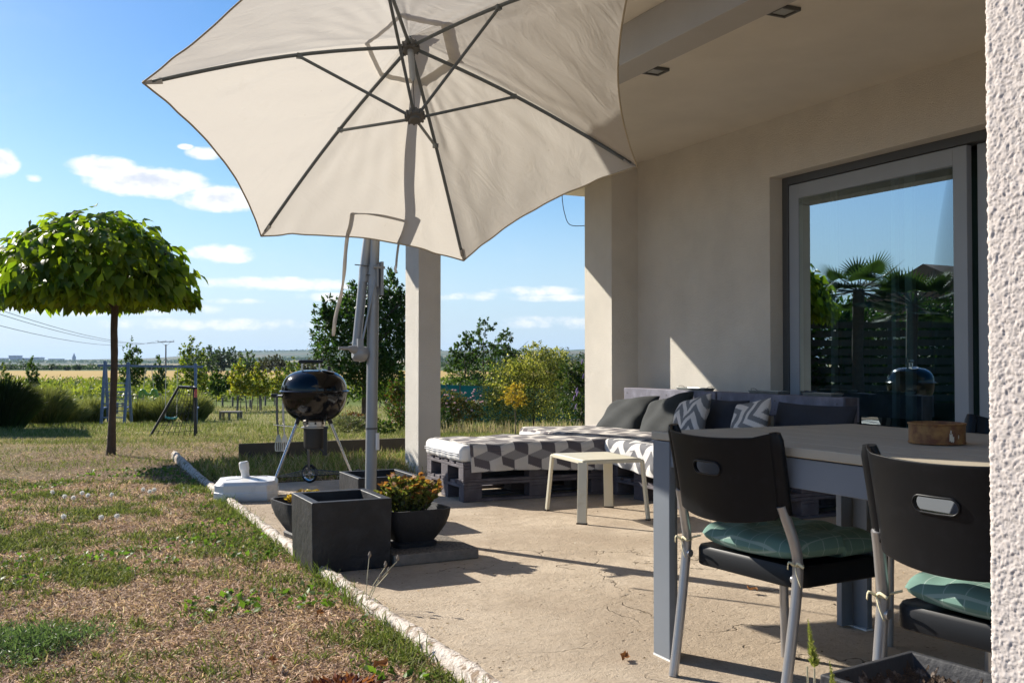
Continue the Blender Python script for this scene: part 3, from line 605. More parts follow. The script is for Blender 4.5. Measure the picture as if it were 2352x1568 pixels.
# ------------------------------------------------------------------ catalpa (ball-headed tree)
def catalpa():
    base = P(255, 10.97); base.z = -.02
    t = thing('catalpa_tree', 'ball headed tree with large bright green heart shaped leaves on a bare straight trunk', 'tree', base)
    m = MB(); m.tube(cr_spline([(0, 0, -.05), (.01, 0, .1), (.02, 0, .5), (.035, 0, 1.0), (.03, 0, 1.4), (.035, 0, 1.66), (.02, 0, 1.95)], 6), [.062 - .024 * min(1, k / 12) if k < 30 else .034 for k in range(37)], 14)
    for i, v in enumerate(m.v):
        q = math.sin(v[2] * 40) * .003 + math.sin(v[2] * 17 + v[0] * 90) * .003; m.v[i] = (v[0] * (1 + q * 6), v[1] * (1 + q * 6), v[2])
    tr = m.build('trunk', MT['bark'], t, smooth=180)
    m = MB()
    for k in range(11):
        q = k * 2.4; r = .35 + .3 * (k % 3) / 2; m.tube(cr_spline([(.03, 0, 1.60 + .02 * k), (.03 + math.cos(q) * r * .4, math.sin(q) * r * .4, 1.85), (.0 + math.cos(q) * r, math.sin(q) * r, 2.15 + .1 * (k % 4))], 4), [.022 - .0017 * i for i in range(9)], 7)
    m.build('branch', MT['bark'], t, smooth=180)
    n = 3700; ph = rng.random(n) * 2 * math.pi; cz = rng.random(n) ** .8 * 2 - 1
    # dome: flat underside, umbrella-like top
    el_ = np.where(cz < 0, cz * .35, cz); rr = np.sqrt(np.maximum(0, 1 - np.abs(el_) ** 2.2))
    rad = 1.03 * (1 + .05 * np.sin(ph * 3 + 1) + .05 * np.sin(ph * 7)); ins = 1 - .35 * rng.random(n) ** 2.2
    lump = 1 + .045 * rng.normal(size=n) + .09 * np.sin(ph * 5 + el_ * 6) * np.sin(el_ * 9 + ph * 2)
    X = rr * np.cos(ph) * rad * ins * lump * .93 - .19 ; Y = rr * np.sin(ph) * rad * ins * lump + .08
    Z = 1.84 + el_ * np.where(el_ > 0, .80, .40) * ins * lump
    C = np.stack([X, Y, Z], 1); out = np.stack([np.cos(ph), np.sin(ph), np.zeros(n)], 1)
    D = out * .9 + np.array([0, 0, -1.0]) * (.25 + .9 * (1 - np.clip(el_, 0, 1))[:, None]) + rv(n, .38)
    Nn = out * .45 + np.array([0, 0, 1.0]) * (.5 + np.clip(el_, 0, 1)[:, None]) + rv(n, .42)
    cols = shade_cols(n, (.085, .14, .010), (.22, .26, .018), .22)
    link('crown', leaf_mesh('crown', C, D, Nn, rng.uniform(.095, .175, n), .40, cols, 'heart', .5), MT['catalpa_leaf'], t)
catalpa()

# ------------------------------------------------------------------ generic trees and shrubs
def trunk_mesh(h, r, lean=.0, limbs=6, spread=.5, z0=.3, seed=0):
    q = random.Random(seed); m = MB(); top = (lean * h, 0, h)
    m.tube(cr_spline([(0, 0, -.15), (lean * h * .3 + .02, .01, h * .35), (lean * h * .6, -.01, h * .7), top], 4), [r * (1 - .065 * i) for i in range(13)], 8)
    for k in range(limbs):
        a = q.random() * 6.28; z = h * (z0 + (.95 - z0) * q.random()); L = spread * (.6 + .6 * q.random()); s = lean * z
        m.tube(cr_spline([(s, 0, z), (s + math.cos(a) * L * .5, math.sin(a) * L * .5, z + L * .3), (s + math.cos(a) * L, math.sin(a) * L, z + L * .75)], 3), [r * .42 * (1 - .12 * i) for i in range(7)], 5)
    return m
def crown_leaves(n, ells, leaf, cols, W=.30, up=.4, kind='leaf', twig=True):
    """ells: (cx,cy,cz, rx,ry,rz, weight); leaves grow in sprays on each blob"""
    w_ = np.array([e[6] for e in ells]); w_ = w_ / w_.sum(); Cs = []; Ds = []
    for e, k in zip(ells, (w_ * n).astype(int)):
        if k < 4: continue
        nc = max(3, k // 14); d = unit(rv(nc)); rad = rng.random((nc, 1)) ** .33 * (.72 + .38 * rng.random((nc, 1)))
        cc = d * rad; idx = rng.integers(0, nc, k); t = rng.random((k, 1))
        dirs = unit(d + rv(nc, .5) + np.array([0, 0, up]))[idx]
        spr = .30 * (t - .3)
        p = cc[idx] + dirs * spr + rv(k, .055)
        Cs.append(p * np.array(e[3:6]) + np.array(e[:3])); Ds.append(dirs + rv(k, .8) + d[idx] * .3)
    C = np.concatenate(Cs); D = np.concatenate(Ds); m = len(C); Nn = np.array([0, 0, 1.]) + rv(m, .7)
    L = leaf * rng.uniform(.6, 1.25, m)
    t = rng.random(m); cA = np.array(cols); i = (t * len(cA)).astype(int); cl = cA[i] * (1 + .18 * rng.normal(size=(m, 1)))
    return leaf_mesh('crown', C, D, Nn, L, W, np.clip(cl, .004, .9), kind)
def tree(name, label, cat, base, h, trunk_h, r, ells, n, leaf, cols, group=None, mat='bark', limbs=7, W=.3, lean=0, seed=1, spread=.5, kind='leaf', up=.4):
    t = thing(name, label, cat, base, 0, group)
    if trunk_h: trunk_mesh(trunk_h, r, lean, limbs, spread, seed=seed).build('trunk' if name.endswith('tree') else 'stem', MT[mat], t, smooth=180)
    link('crown' if name.endswith('tree') else 'foliage', crown_leaves(n, ells, leaf, cols, W, up, kind), MT['leaf_tint'], t)
    return t
DG = [(.020, .045, .012), (.030, .060, .014), (.045, .075, .018)]
MG = [(.045, .085, .016), (.065, .105, .020), (.085, .125, .022)]
YG = [(.15, .19, .025), (.21, .24, .03), (.25, .25, .035)]
YY = [(.30, .27, .03), (.38, .30, .04), (.22, .23, .03)]
OL = [(.25, .24, .045), (.40, .36, .09), (.52, .45, .15)]
# cherry tree behind the pole
b_ = P(835, 25)
tree('cherry_tree', 'dense dark green fruit tree behind the parasol pole', 'tree', b_, 3.6, 3.0, .07,
     [(-.15, 0, 2.2, 1.05, 1.0, 1.15, 5), (.55, .1, 2.6, .8, .8, 1.1, 4), (-.6, 0, 2.3, .75, .7, .8, 2), (.2, 0, 1.4, 1.0, .9, .7, 3), (.75, 0, 3.35, .28, .3, .65, 1), (-.1, 0, 3.2, .5, .4, .55, 1.2), (-1.05, 0, 2.75, .35, .3, .35, .5), (1.1, 0, 2.6, .4, .5, .9, 1.5), (-.9, 0, 3.05, .25, .2, .35, .25)],
     17000, .12, DG + [(.05, .10, .02)], limbs=14, spread=.9, W=.24, seed=4)
# young staked trees
YT = [(305, 47, 780, 'm', .58, 'young tree with upright dark shoots behind the ladder of the swing set'), (365, 52, 822, 'm', .36, 'slim young tree behind the left end of the swings'),
      (440, 46, 770, 'y', .8, 'tallest yellow green young tree behind the right post of the swing set'), (75, 60, 825, 'm', .36, 'thin dark young tree near the left edge of the picture'),
      (8, 62, 838, 'y', .6, 'yellow green young tree cut by the left picture edge'), (497, 52, 845, 'm', .42, 'small green young tree right of the swing set'),
      (553, 46, 828, 'Y', .62, 'bright yellow young tree, left of the staked pair'), (592, 47, 838, 'Y', .62, 'yellow young tree with a ring of stakes, right of the staked pair'),
      (638, 55, 848, 'Y', .5, 'young yellow tree just left of the kettle grill'), (522, 60, 852, 'm', .35, 'dark narrow young tree farther back between the yellow ones'),
      (672, 58, 822, 'y', .75, 'green young tree rising behind the kettle grill lid'), (918, 40, 862, 'Y', .42, 'small yellow tree between parasol pole and left column'),
      (465, 62, 850, 'Y', .5, 'low yellow young tree close behind the right swing post'), (885, 50, 880, 'y', .4, 'small green tree under the dark fruit tree')]
for i, (px, f, h, k, wd, lab) in enumerate(YT):
    b_ = P(px, f); h = (828 - h) / PX(f) + EYE - b_.z; cs = {'m': MG, 'y': YG + MG, 'Y': YY + YG}[k]
    ells = [(0, 0, h * .60, wd * .9, wd * .8, h * .25, 4), (wd * .35, 0, h * .45, wd * .75, wd * .7, h * .14, 2.4), (-wd * .4, 0, h * .47, wd * .65, wd * .6, h * .16, 2), (0, 0, h * .86, wd * .25, wd * .25, h * .20, 1), (wd * .5, 0, h * .72, wd * .2, wd * .2, h * .16, .6), (-wd * .55, 0, h * .75, wd * .2, wd * .2, h * .18, .6)]
    t = tree('young_tree', lab, 'young tree', b_, h, h * .9, .022, ells, 2600 if f < 50 else 1700, .12, cs, 'staked young trees in the meadow', 'bark_grey', 6, seed=i, spread=wd * .5, W=.34)
    if k != 'm' or i in (0, 1):
        for a in range(3):
            q = a * 2.1 + i; m = MB(); m.tube([(math.cos(q) * .30, math.sin(q) * .30, -.1), (math.cos(q) * .22, math.sin(q) * .22, .72)], .03, 6); m.build('stake', MT['post_wood'], t)
        m = MB(); pts = [(math.cos(a * 2.1 + i) * .225, math.sin(a * 2.1 + i) * .225, .70) for a in (0, 1, 2, 0)]; m.tube(pts, .022, 5); m.build('stake_rail', MT['post_wood'], t)
# seen between the columns
b_ = P(1225, 23)
tree('bush', 'big loose yellow green willow like bush seen between the columns', 'bush', b_, 2.2, 1.6, .03,
     [(0, 0, .95, 1.15, .9, .8, 6), (-.75, 0, .6, .75, .7, .55, 3), (.25, 0, 1.45, .65, .6, .5, 2.5), (.8, .1, .85, .6, .8, .8, 3), (-.4, 0, 1.25, .5, .5, .45, 1.6), (.1, 0, 1.85, .3, .3, .25, .5), (-1.05, -.1, .95, .3, .3, .35, .7), (.65, 0, 1.65, .3, .3, .3, .6)],
     26000, .055, OL + [(.10, .12, .03), (.07, .09, .02)], limbs=12, spread=.8, W=.26, seed=9)
b_ = P(1335, 21)
tree('butterfly_bush', 'dark butterfly bush with purple flower spikes beside the right pilaster', 'bush', b_, 1.9, 1.2, .03, [(0, 0, .7, .55, .6, .75, 4), (.3, 0, 1.2, .5, .5, .45, 2), (-.25, 0, 1.15, .3, .4, .35, 1)],
     5000, .085, [(.018, .035, .012), (.03, .05, .018), (.06, .085, .02)], limbs=8, seed=3, W=.2)
bb = bpy.data.objects['butterfly_bush']
for k in range(16):
    m = MB(); c = Vector((random.uniform(-.5, .3), -.45 - random.random() * .2, random.uniform(.5, 1.5))); m.tube([c, c + Vector((.01, -.01, .06)), c + Vector((.03, -.02, .11))], [.011, .014, .004], 6); m.build('flower', MT.get('flower_purple') or mk('flower_purple', (.24, .16, .34), .8), bb)
b_ = P(1052, 21)
tree('rose_bush', 'rose bush with pale pink blooms right of the left column', 'bush', b_, 1.1, .7, .02, [(0, 0, .42, .55, .45, .36, 4), (-.3, 0, .68, .35, .35, .25, 2), (.25, 0, .5, .4, .4, .2, 1)],
     5200, .05, [(.05, .07, .018), (.08, .09, .025), (.11, .075, .03)], limbs=8, seed=5, W=.3)
rb_ = bpy.data.objects['rose_bush']; mk('flower_pink', (.62, .34, .36), .8)
for k in range(26):
    c = Vector((random.uniform(-.55, .5), random.uniform(-.5, -.1), random.uniform(.45, .92))); m = MB(); m.lathe([(0, -.012), (.022, -.004), (.026, .010), (.012, .02), (0, .016)], 7, mat=Matrix.Translation(c)); m.build('bloom', MT['flower_pink'], rb_, smooth=180)
tree('young_tree', 'small golden leaved standard tree in front of the yellow green bush', 'young tree', P(1183, 18), 1.1, .62, .014, [(0, 0, .72, .22, .22, .2, 3), (.1, 0, .62, .2, .2, .1, 1), (-.1, 0, .64, .18, .2, .12, 1)],
     1500, .038, [(.36, .24, .03), (.30, .22, .04), (.42, .27, .05)], None, 'bark_grey', 7, seed=2, spread=.2)
tree('conifer_shrub', 'small dark conifer shrub at the foot of the left column', 'shrub', P(1022, 19), .5, .3, .01, [(0, 0, .25, .14, .14, .26, 1)], 900, .04, DG, limbs=2, spread=.1, seed=7, up=1.5)
for i, (px, f, h, wd, lab) in enumerate([(1068, 46, 3.6, 1.0, 'left acacia like tree beyond the green fence'), (1110, 48, 4.3, 1.35, 'tallest acacia like tree beyond the green fence'), (1160, 50, 3.9, 1.2, 'acacia like tree half hidden by the yellow bush')]):
    z = PX(f); tree('acacia_tree', lab, 'tree', P(px, f), h, h * .8, .06, [(0, 0, h * .42, wd, wd, h * .28, 6), (-.2 * wd, 0, h * .78, wd * .5, wd * .5, h * .11, 2), (.55 * wd, 0, h * .70, wd * .45, wd * .4, h * .10, 1.5), (.1, 0, h * .93, wd * .35, wd * .3, h * .09, 1.0), (-.65 * wd, 0, h * .6, wd * .35, wd * .3, h * .12, 1)],
         3600, .13, [(.03, .055, .012), (.045, .08, .016), (.06, .10, .02)], 'trees beyond the green fence', limbs=10, spread=1.0, seed=20 + i, W=.3)
tree('bush', 'dark green bush filling the gap below the acacia like trees', 'bush', P(1050, 44), 2, 1, .03, [(0, 0, .7, 1.3, .8, .9, 3), (1.6, 0, .9, 1.2, .8, 1.0, 3)], 4200, .10, MG + DG, seed=31)
tree('bush', 'brownish distant tree just left of the right pilaster', 'bush', P(1200, 70), 4, 2, .08, [(0, 0, 1.7, 1.4, 1.2, 1.5, 3), (3.4, 0, 1.5, 2.2, 1.2, 1.6, 3)], 3200, .16, [(.05, .055, .02), (.075, .07, .03)], seed=32)
# low planting left of the left column
tree('shrub', 'low reddish brown shrub behind the kettle grill', 'shrub', P(812, 24), .5, .2, .01, [(0, 0, .25, .42, .3, .22, 1), (.35, 0, .22, .3, .3, .18, .6)], 1500, .05, [(.12, .035, .02), (.16, .06, .03), (.08, .05, .02)], seed=41)
tree('shrub', 'low grey green lavender like shrub in front of the reddish one', 'shrub', P(800, 19.5), .5, .2, .01, [(0, 0, .15, .45, .35, .2, 1)], 2200, .07, [(.10, .115, .06), (.13, .13, .08)], seed=42, W=.12, up=1.6)
tree('shrub', 'upright green shrub touching the left column', 'shrub', P(918, 19), 1.1, .6, .015, [(0, 0, .5, .26, .3, .45, 2), (-.12, 0, .85, .16, .2, .2, 1)], 2400, .055, MG + [(.14, .05, .03)], seed=43)
tree('shrub', 'small round green shrub between pole and left column', 'shrub', P(884, 18.5), .4, .2, .01, [(0, 0, .14, .22, .2, .15, 1)], 900, .05, MG, seed=44)

# ornamental grasses
def grass_clump(px, f, h, wd, lab, cols, n=1400):
    b = P(px, f); t = thing('ornamental_grass', lab, 'ornamental grass', b, 0, 'ornamental grass clumps before the vineyard')
    ph = rng.random(n) * 6.283; rr = rng.random(n) ** .6; base = np.stack([np.cos(ph) * rr * wd * .35, np.sin(ph) * rr * wd * .35, np.zeros(n)], 1)
    tilt = (.06 + .62 * rr)[:, None]; d = np.stack([np.cos(ph), np.sin(ph), np.zeros(n)], 1) * tilt + np.array([0, 0, 1.]) + rv(n, .08); d = unit(d)
    side = unit(np.cross(d, rv(n))); L = (h * rng.uniform(.75, 1.2, n) * (1.08 - .45 * rr ** 2))[:, None]; W = .011 * h
    out = np.stack([np.cos(ph), np.sin(ph), -np.ones(n) * .55], 1)
    p0, p1 = base, base + d * L * .5; p2 = p1 + (d * .9 + out * .10) * L * .3; p3 = p2 + (d * .6 + out * (.15 + .35 * rr[:, None])) * L * .25
    V = np.stack([p0 - side * W, p0 + side * W, p1 - side * W, p1 + side * W, p2 - side * W * .7, p2 + side * W * .7, p3], 1).reshape(-1, 3)
    F = np.array([[0, 1, 3], [0, 3, 2], [2, 3, 5], [2, 5, 4], [4, 5, 6]]); FF = (np.arange(n)[:, None, None] * 7 + F[None]).reshape(-1, 3)
    c = shade_cols(n, cols[0], cols[1], .15); C7 = np.repeat(c[:, None], 7, 1); C7[:, 4:] = C7[:, 4:] * .4 + .6 * np.array([.30, .29, .09]) * (cols[1][0] / .14); link('blades', npmesh('blades', V, FF, np.clip(C7, 0, .8).reshape(-1, 3)), MT['grass_tint'], t)
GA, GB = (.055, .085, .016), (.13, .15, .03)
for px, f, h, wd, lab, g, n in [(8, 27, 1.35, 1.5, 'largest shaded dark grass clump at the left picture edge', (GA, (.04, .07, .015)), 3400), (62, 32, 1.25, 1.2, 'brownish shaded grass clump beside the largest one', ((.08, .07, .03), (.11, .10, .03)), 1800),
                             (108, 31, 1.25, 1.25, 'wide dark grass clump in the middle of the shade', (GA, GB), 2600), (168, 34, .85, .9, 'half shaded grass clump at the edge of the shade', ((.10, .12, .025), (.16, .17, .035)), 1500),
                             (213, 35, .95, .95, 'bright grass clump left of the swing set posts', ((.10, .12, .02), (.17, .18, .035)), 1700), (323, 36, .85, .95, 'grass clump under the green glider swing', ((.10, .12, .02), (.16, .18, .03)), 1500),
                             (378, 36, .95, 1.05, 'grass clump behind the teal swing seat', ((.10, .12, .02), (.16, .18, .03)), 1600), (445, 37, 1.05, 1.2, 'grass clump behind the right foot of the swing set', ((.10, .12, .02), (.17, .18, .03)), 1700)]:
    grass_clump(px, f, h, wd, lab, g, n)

# vineyard posts + crop strip
ORD = ['first','second','third','fourth','fifth','sixth','seventh','eighth','ninth','tenth','eleventh','twelfth','thirteenth','fourteenth','fifteenth','sixteenth','seventeenth','eighteenth','nineteenth','twentieth','twenty-first','twenty-second','twenty-third','twenty-fourth']
for i, (px, h) in enumerate(sorted([(43, .62), (79, .5), (103, .6), (119, .72), (156, .55), (161, .55), (189, .5), (211, .55), (227, .6), (255, .5), (270, .5), (283, .45), (330, .5), (420, .5), (478, .45), (512, .5), (140, .4), (390, .45), (455, .4), (535, .5), (610, .5), (655, .5), (600, .45), (575, .42)])):
    m = MB(); m.tube([(0, 0, -.1), (.01 * (i % 3 - 1), 0, h)], .055, 6); o = m.build('fence_post', MT['post_wood'], None); o.location = P(px, 41 + (i * 7) % 5 + (0 if px < 300 else 9)); tag(o, ORD[i] + ' low grey post from the left along the vineyard edge', 'post', 'grey posts along the vineyard edge')
def crops():
    n = 36000; f = 60 + rng.random(n) ** 1.2 * 48; r = (rng.random(n) * 1.05 - .56) * f
    row = np.round(f / 2.2) * 2.2 + rng.normal(size=n) * .25; f = row
    x = f * math.sin(YAW) + r * math.cos(YAW); y = f * math.cos(YAW) - r * math.sin(YAW)
    h = rng.random(n) * (.50 + .30 * np.sin(r * .35 + f) ** 2); z = terr(x, y) + h
    C = np.stack([x, y, z], 1); c = shade_cols(n, (.10, .13, .022), (.22, .22, .045), .2)
    o = link('crops', leaf_mesh('crops', C, rv(n) + np.array([0, 0, .8]), rv(n) + np.array([0, 0, 1]), rng.uniform(.22, .48, n), .22, c), MT['leaf_tint']); tag(o, 'rows of low green vines before the golden field', 'crop', kind='stuff')
crops()

# ------------------------------------------------------------------ lawn grass
def pn(x, y, s, k=0):   # cheap smooth pseudo noise 0..1
    return .5 + .25 * (np.sin(x * s + 1.3 * np.sin(y * s * .7 + k) + k) * np.cos(y * s * 1.1 + 1.7 * np.sin(x * s * .6 + k * 2)) + np.sin(x * s * 2.3 + y * s * 1.9 + 2 * k + np.sin(y * s * 3.1)) * .8)
def rn(x, y, cell, seed):
    r = np.random.default_rng(seed).random((512, 512)); a = x / cell + 200; b = y / cell + 100; i = np.floor(a).astype(int); j = np.floor(b).astype(int); fx = a - i; fy = b - j
    fx = fx * fx * (3 - 2 * fx); fy = fy * fy * (3 - 2 * fy); i %= 511; j %= 511
    return (r[i, j] * (1 - fx) + r[i + 1, j] * fx) * (1 - fy) + (r[i, j + 1] * (1 - fx) + r[i + 1, j + 1] * fx) * fy
def lawn():
    Vs = []; 
    def zone(n, f0, f1, r0, r1, L, wr, pw, name, lab, right=False):
        f = f0 + (f1 - f0) * rng.random(n) ** pw; t = r0 + (r1 - r0) * rng.random(n); r = t * f
        x = f * math.sin(YAW) + r * math.cos(YAW); y = f * math.cos(YAW) - r * math.sin(YAW)
        keep = ((x < 1.235) | (y > 8.5)); keep &= ~((x > 3.1) & (x < 3.35) & (y > 8.45) & (y < 8.85)); keep &= ~((x > 5.1) & (y < 10.5)); f, x, y = f[keep], x[keep], y[keep]; n = len(x)
        g = .12 + rn(x, y, .9, 1) * .35 + rn(x, y, .28, 2) * .35 + rn(x, y, .09, 3) * .35 + rng.normal(size=n) * .10
        gfar = np.clip((f - 9) / 9, 0, 1); edge = np.exp(-np.abs(x - 1.2) / .25) * (y < 11) * .16
        strip = np.exp(-((y - 5.2 - .3 * x) / .5) ** 2) * .13 * (x < 1.3)
        back = ((y > 8.5) & (y < 10.2) & (x > 1.3) & (x < 3.2)) * .12
        isg = (g + gfar * .10 + edge + strip + back) > .78
        green = shade_cols(n, (.10, .135, .03), (.25, .26, .07), .25); straw = shade_cols(n, (.22, .13, .085), (.74, .53, .39), .32); pale = shade_cols(n, (.24, .235, .07), (.42, .36, .15), .22)
        far = gfar[:, None] * (rng.random((n, 1)) < .8); c = np.where(isg[:, None], green, straw * (1 - far) + pale * far)
        lay = np.where(isg, 1.1, 3.2) * (1 - .55 * gfar); d = np.stack([rng.normal(size=n) * lay, rng.normal(size=n) * lay, np.ones(n) * (.9 + .4 * isg)], 1)
        big = 1 + gfar * 1.2; LL = L * rng.uniform(.5, 1.5, n) * np.where(isg, .95, .8) * (f / f0) ** .35 * (1 + .8 * (back > 0))
        C = np.stack([x, y, terr(x, y) - .006], 1); up = rv(n) * .6 + np.array([0, 0, 1.])
        o = link(name, leaf_mesh(name, C, d, up, LL, wr, c, 'blade', .18), MT['grass_tint']); tag(o, lab, 'grass', kind='stuff')
    zone(300000, 2.6, 8.5, -.56, .02, .032, .062, .8, 'grass', 'dry straw and green blades of the near lawn')
    zone(110000, 8, 19, -.56, .26, .055, .035, .9, 'grass', 'patchy yellow green lawn around the tree and grill')
    zone(90000, 18, 52, -.56, .26, .12, .035, .8, 'grass', 'rough meadow grass beyond the lawn')
lawn()
def scatter_weeds():
    # broad-leaf rosettes, yarrow patch and tall blades near the kerb
    n = 9000; x = rng.uniform(-.4, 1.22, n); y = rng.uniform(3, 10, n); g = .10 + rn(x, y, .7, 11) * .4 + rn(x, y, .2, 12) * .5 + .18 * np.exp(-np.abs(x - 1.15) / .2) + .12 * np.exp(-((y - 6.0) / .6) ** 2); k = g > .70; x, y = x[k], y[k]; n = len(x)
    C = np.stack([x, y, np.full(n, .004)], 1); d = np.stack([rng.normal(size=n), rng.normal(size=n), rng.uniform(.2, 1.0, n)], 1)
    c = shade_cols(n, (.05, .10, .02), (.12, .19, .03), .2)
    o = link('clover', leaf_mesh('clover', C, d, rv(n, .5) + np.array([0, 0, 1.]), rng.uniform(.015, .045, n), .33, c), MT['leaf_tint']); tag(o, 'low broad leaved weeds growing through the dry lawn', 'weeds', kind='stuff')
    n = 5200; a = rng.random(n) * 6.28; q = np.sqrt(rng.random(n)); px = .10 + .21 * q * np.cos(a) * 1.2; py = 3.55 + .24 * q * np.sin(a)
    q = q * (.75 + .3 * np.sin(a * 3 + 1) + .18 * np.sin(a * 7)); px, py = -.02 + .26 * q * np.cos(a) + .04 * rng.normal(size=n), 4.02 + .27 * q * np.sin(a) + .04 * rng.normal(size=n)
    C = np.stack([px, py, rng.random(n) * .055 * (1 - q * .6)], 1); c = shade_cols(n, (.055, .09, .045), (.12, .165, .085), .2)
    o = link('yarrow_patch', leaf_mesh('yarrow_patch', C, rv(n) + np.array([0, 0, .7]), rv(n), rng.uniform(.012, .03, n), .10, c), MT['leaf_tint']); tag(o, 'feathery blue green yarrow patch in the dry lawn at lower left', 'weeds', kind='stuff')
    n = 1500; t = rng.random(n) ** 1.0; y = 2.6 + t * 5.4; clump = pn(np.zeros(n), y, 6.5, 3) > .5; y = y[clump]; n = len(y); x = 1.215 + rng.normal(size=n) * .03
    x = np.minimum(x, 1.26); C = np.stack([x, y, np.zeros(n)], 1); d = np.stack([rng.normal(size=n) * .35, rng.normal(size=n) * .35, np.ones(n)], 1)
    c = shade_cols(n, (.09, .15, .02), (.22, .26, .06), .15); o = link('tall_grass', leaf_mesh('tall_grass', C, d, rv(n), rng.uniform(.03, .10, n), .022, c, 'blade', .3), MT['grass_tint']); tag(o, 'taller green grass blades leaning over the whitewashed kerb', 'grass', kind='stuff')
    # verge in front of the low board
    n = 6000; x = rng.uniform(1.4, 3.6, n); y = rng.uniform(8.46, 10.25, n); C = np.stack([x, y, np.zeros(n)], 1); d = np.stack([rng.normal(size=n) * .4, rng.normal(size=n) * .4, np.ones(n)], 1)
    c = np.where(rng.random((n, 1)) < .6, shade_cols(n, (.13, .19, .03), (.28, .30, .08), .2), shade_cols(n, (.3, .22, .1), (.55, .42, .25), .2)); o = link('tall_grass', leaf_mesh('verge', C, d, rv(n), rng.uniform(.05, .15, n), .03, c, 'blade', .3), MT['grass_tint']); tag(o, 'fresh green verge grass between patio and low board', 'grass', kind='stuff')
    n = 420; q = rng.random(n) ** .5; a = rng.random(n) * 6.28; bx, by = (.86, 3.02); x = bx + .13 * q * np.cos(a); y = by + .10 * q * np.sin(a)
    c = shade_cols(n, (.10, .03, .025), (.26, .09, .05), .2); o = link('red_weeds', leaf_mesh('red_weeds', np.stack([x, y, np.full(n, .005)], 1), np.stack([np.cos(a), np.sin(a), .5 + rng.random(n)], 1), rv(n, .5) + np.array([0, 0, 1.]), rng.uniform(.015, .04, n), .3, c), MT['leaf_tint']); tag(o, 'reddish purple leaved weeds in the lawn at the bottom', 'weeds', kind='stuff')
    # dry stalks at bush foot
    n = 700; b = P(1120, 19); x = b.x + rng.uniform(-1.1, 2.6, n); y = b.y + rng.uniform(-.4, .6, n) - (x - b.x) * .48; C = np.stack([x, y, terr(x, y)], 1)
    c = shade_cols(n, (.34, .26, .15), (.5, .4, .25), .15); o = link('dry_stalks', leaf_mesh('dry_stalks', C, np.array([0, 0, 1.]) + rv(n, .12), rv(n), rng.uniform(.12, .34, n), .025, c, 'blade', .1), MT['grass_tint']); tag(o, 'dry straw coloured flower stalks at the foot of the yellow green bush', 'dry stalks', kind='stuff')
scatter_weeds()
# dandelion clocks, fallen leaves, seed heads
mk('seed_head', (.85, .85, .82), .9, transl=.3)
for i, (px, py) in enumerate(sorted([(203, 1138), (150, 1140), (148, 1186), (234, 1188), (330, 1124), (355, 1125), (258, 1136), (170, 1143), (190, 1132), (122, 1130), (345, 1129), (270, 1185)])):
    a = (px - 1176) / 2280; b = (py - 784) / 2280 - .0193; f = (EYE - .05) / b; r = a * f; x = f * math.sin(YAW) + r * math.cos(YAW); y = f * math.cos(YAW) - r * math.sin(YAW)
    t = thing('dandelion_clock', ORD[i] + ' white dandelion seed head from the left in the lawn', 'flower', (x, y, 0), 0, 'white dandelion seed heads'); m = MB(); m.tube([(0, 0, -.01), (.004, 0, .045)], .0018, 5); m.build('stem', MT['kerb'], t)
    n = 150; d = unit(rv(n)); link('seeds', leaf_mesh('seeds', d * .002 + np.array([.004, 0, .055]), d, rv(n), .017, .10, shade_cols(n, (.8, .8, .78), (.9, .9, .88), .02)), MT['seed_head'], t)
def fallen(x, y, s, rz, lab, mat='leaf_dead', z=.012):
    m = MB(); rows = []
    for i in range(7):
        u = i / 6; wd = math.sin(math.pi * min(1, u * .93 + .05)) ** .7 * .5 * (1 + .25 * math.sin(u * 20)); rows.append([((u - .5) * s, (j / 4 - .5) * wd * s * 1.3, .35 * s * (abs(j / 4 - .5) * 1.4) ** 2 + .12 * s * math.sin(u * 7)) for j in range(5)])
    m.grid(rows); o = m.build('fallen_leaf', MT[mat], None, smooth=180); o.location = (x, y, z); o.rotation_euler = (.2, -.15, rz); tag(o, lab, 'leaf')
fallen(1.83, 2.93, .055, .8, 'crumpled brown leaf on the concrete at the bottom centre')
fallen(2.86, 3.52, .05, 2, 'small dry orange leaf on the patio under the table', z=.02)
fallen(1.03, 3.15, .06, .4, 'brown leaf in the lawn near the kerb at the bottom', z=.03)
fallen(.72, 3.35, .05, 1.4, 'pale orange leaf lying in the dry grass', z=.03)
fallen(.35, 3.05, .05, 2.6, 'curled brown leaf in the dry grass at bottom centre left', z=.03)
fallen(1.02, 3.9, .05, 1.0, 'upright dead leaf caught in weeds beside the kerb', z=.03)
def litter():
    n = 900; x = np.concatenate([rng.uniform(1.36, 4.6, 600), 1.33 + np.abs(rng.normal(size=300)) * .10]); y = np.concatenate([rng.uniform(2.4, 7.2, 600), rng.uniform(2.5, 8.3, 300)])
    c = shade_cols(n, (.12, .085, .05), (.40, .30, .19), .25); c[::9] = shade_cols(100, (.55, .50, .42), (.65, .6, .5), .05)
    o = link('litter', leaf_mesh('litter', np.stack([x, y, np.full(n, .004)], 1), np.stack([rng.normal(size=n), rng.normal(size=n), rng.normal(size=n) * .12 + .1], 1), rv(n, .3) + np.array([0, 0, 1.]), rng.uniform(.005, .017, n), .30, c), MT['grass_tint']); tag(o, 'tiny grit and dry plant crumbs strewn over the patio', 'litter', kind='stuff')
litter()
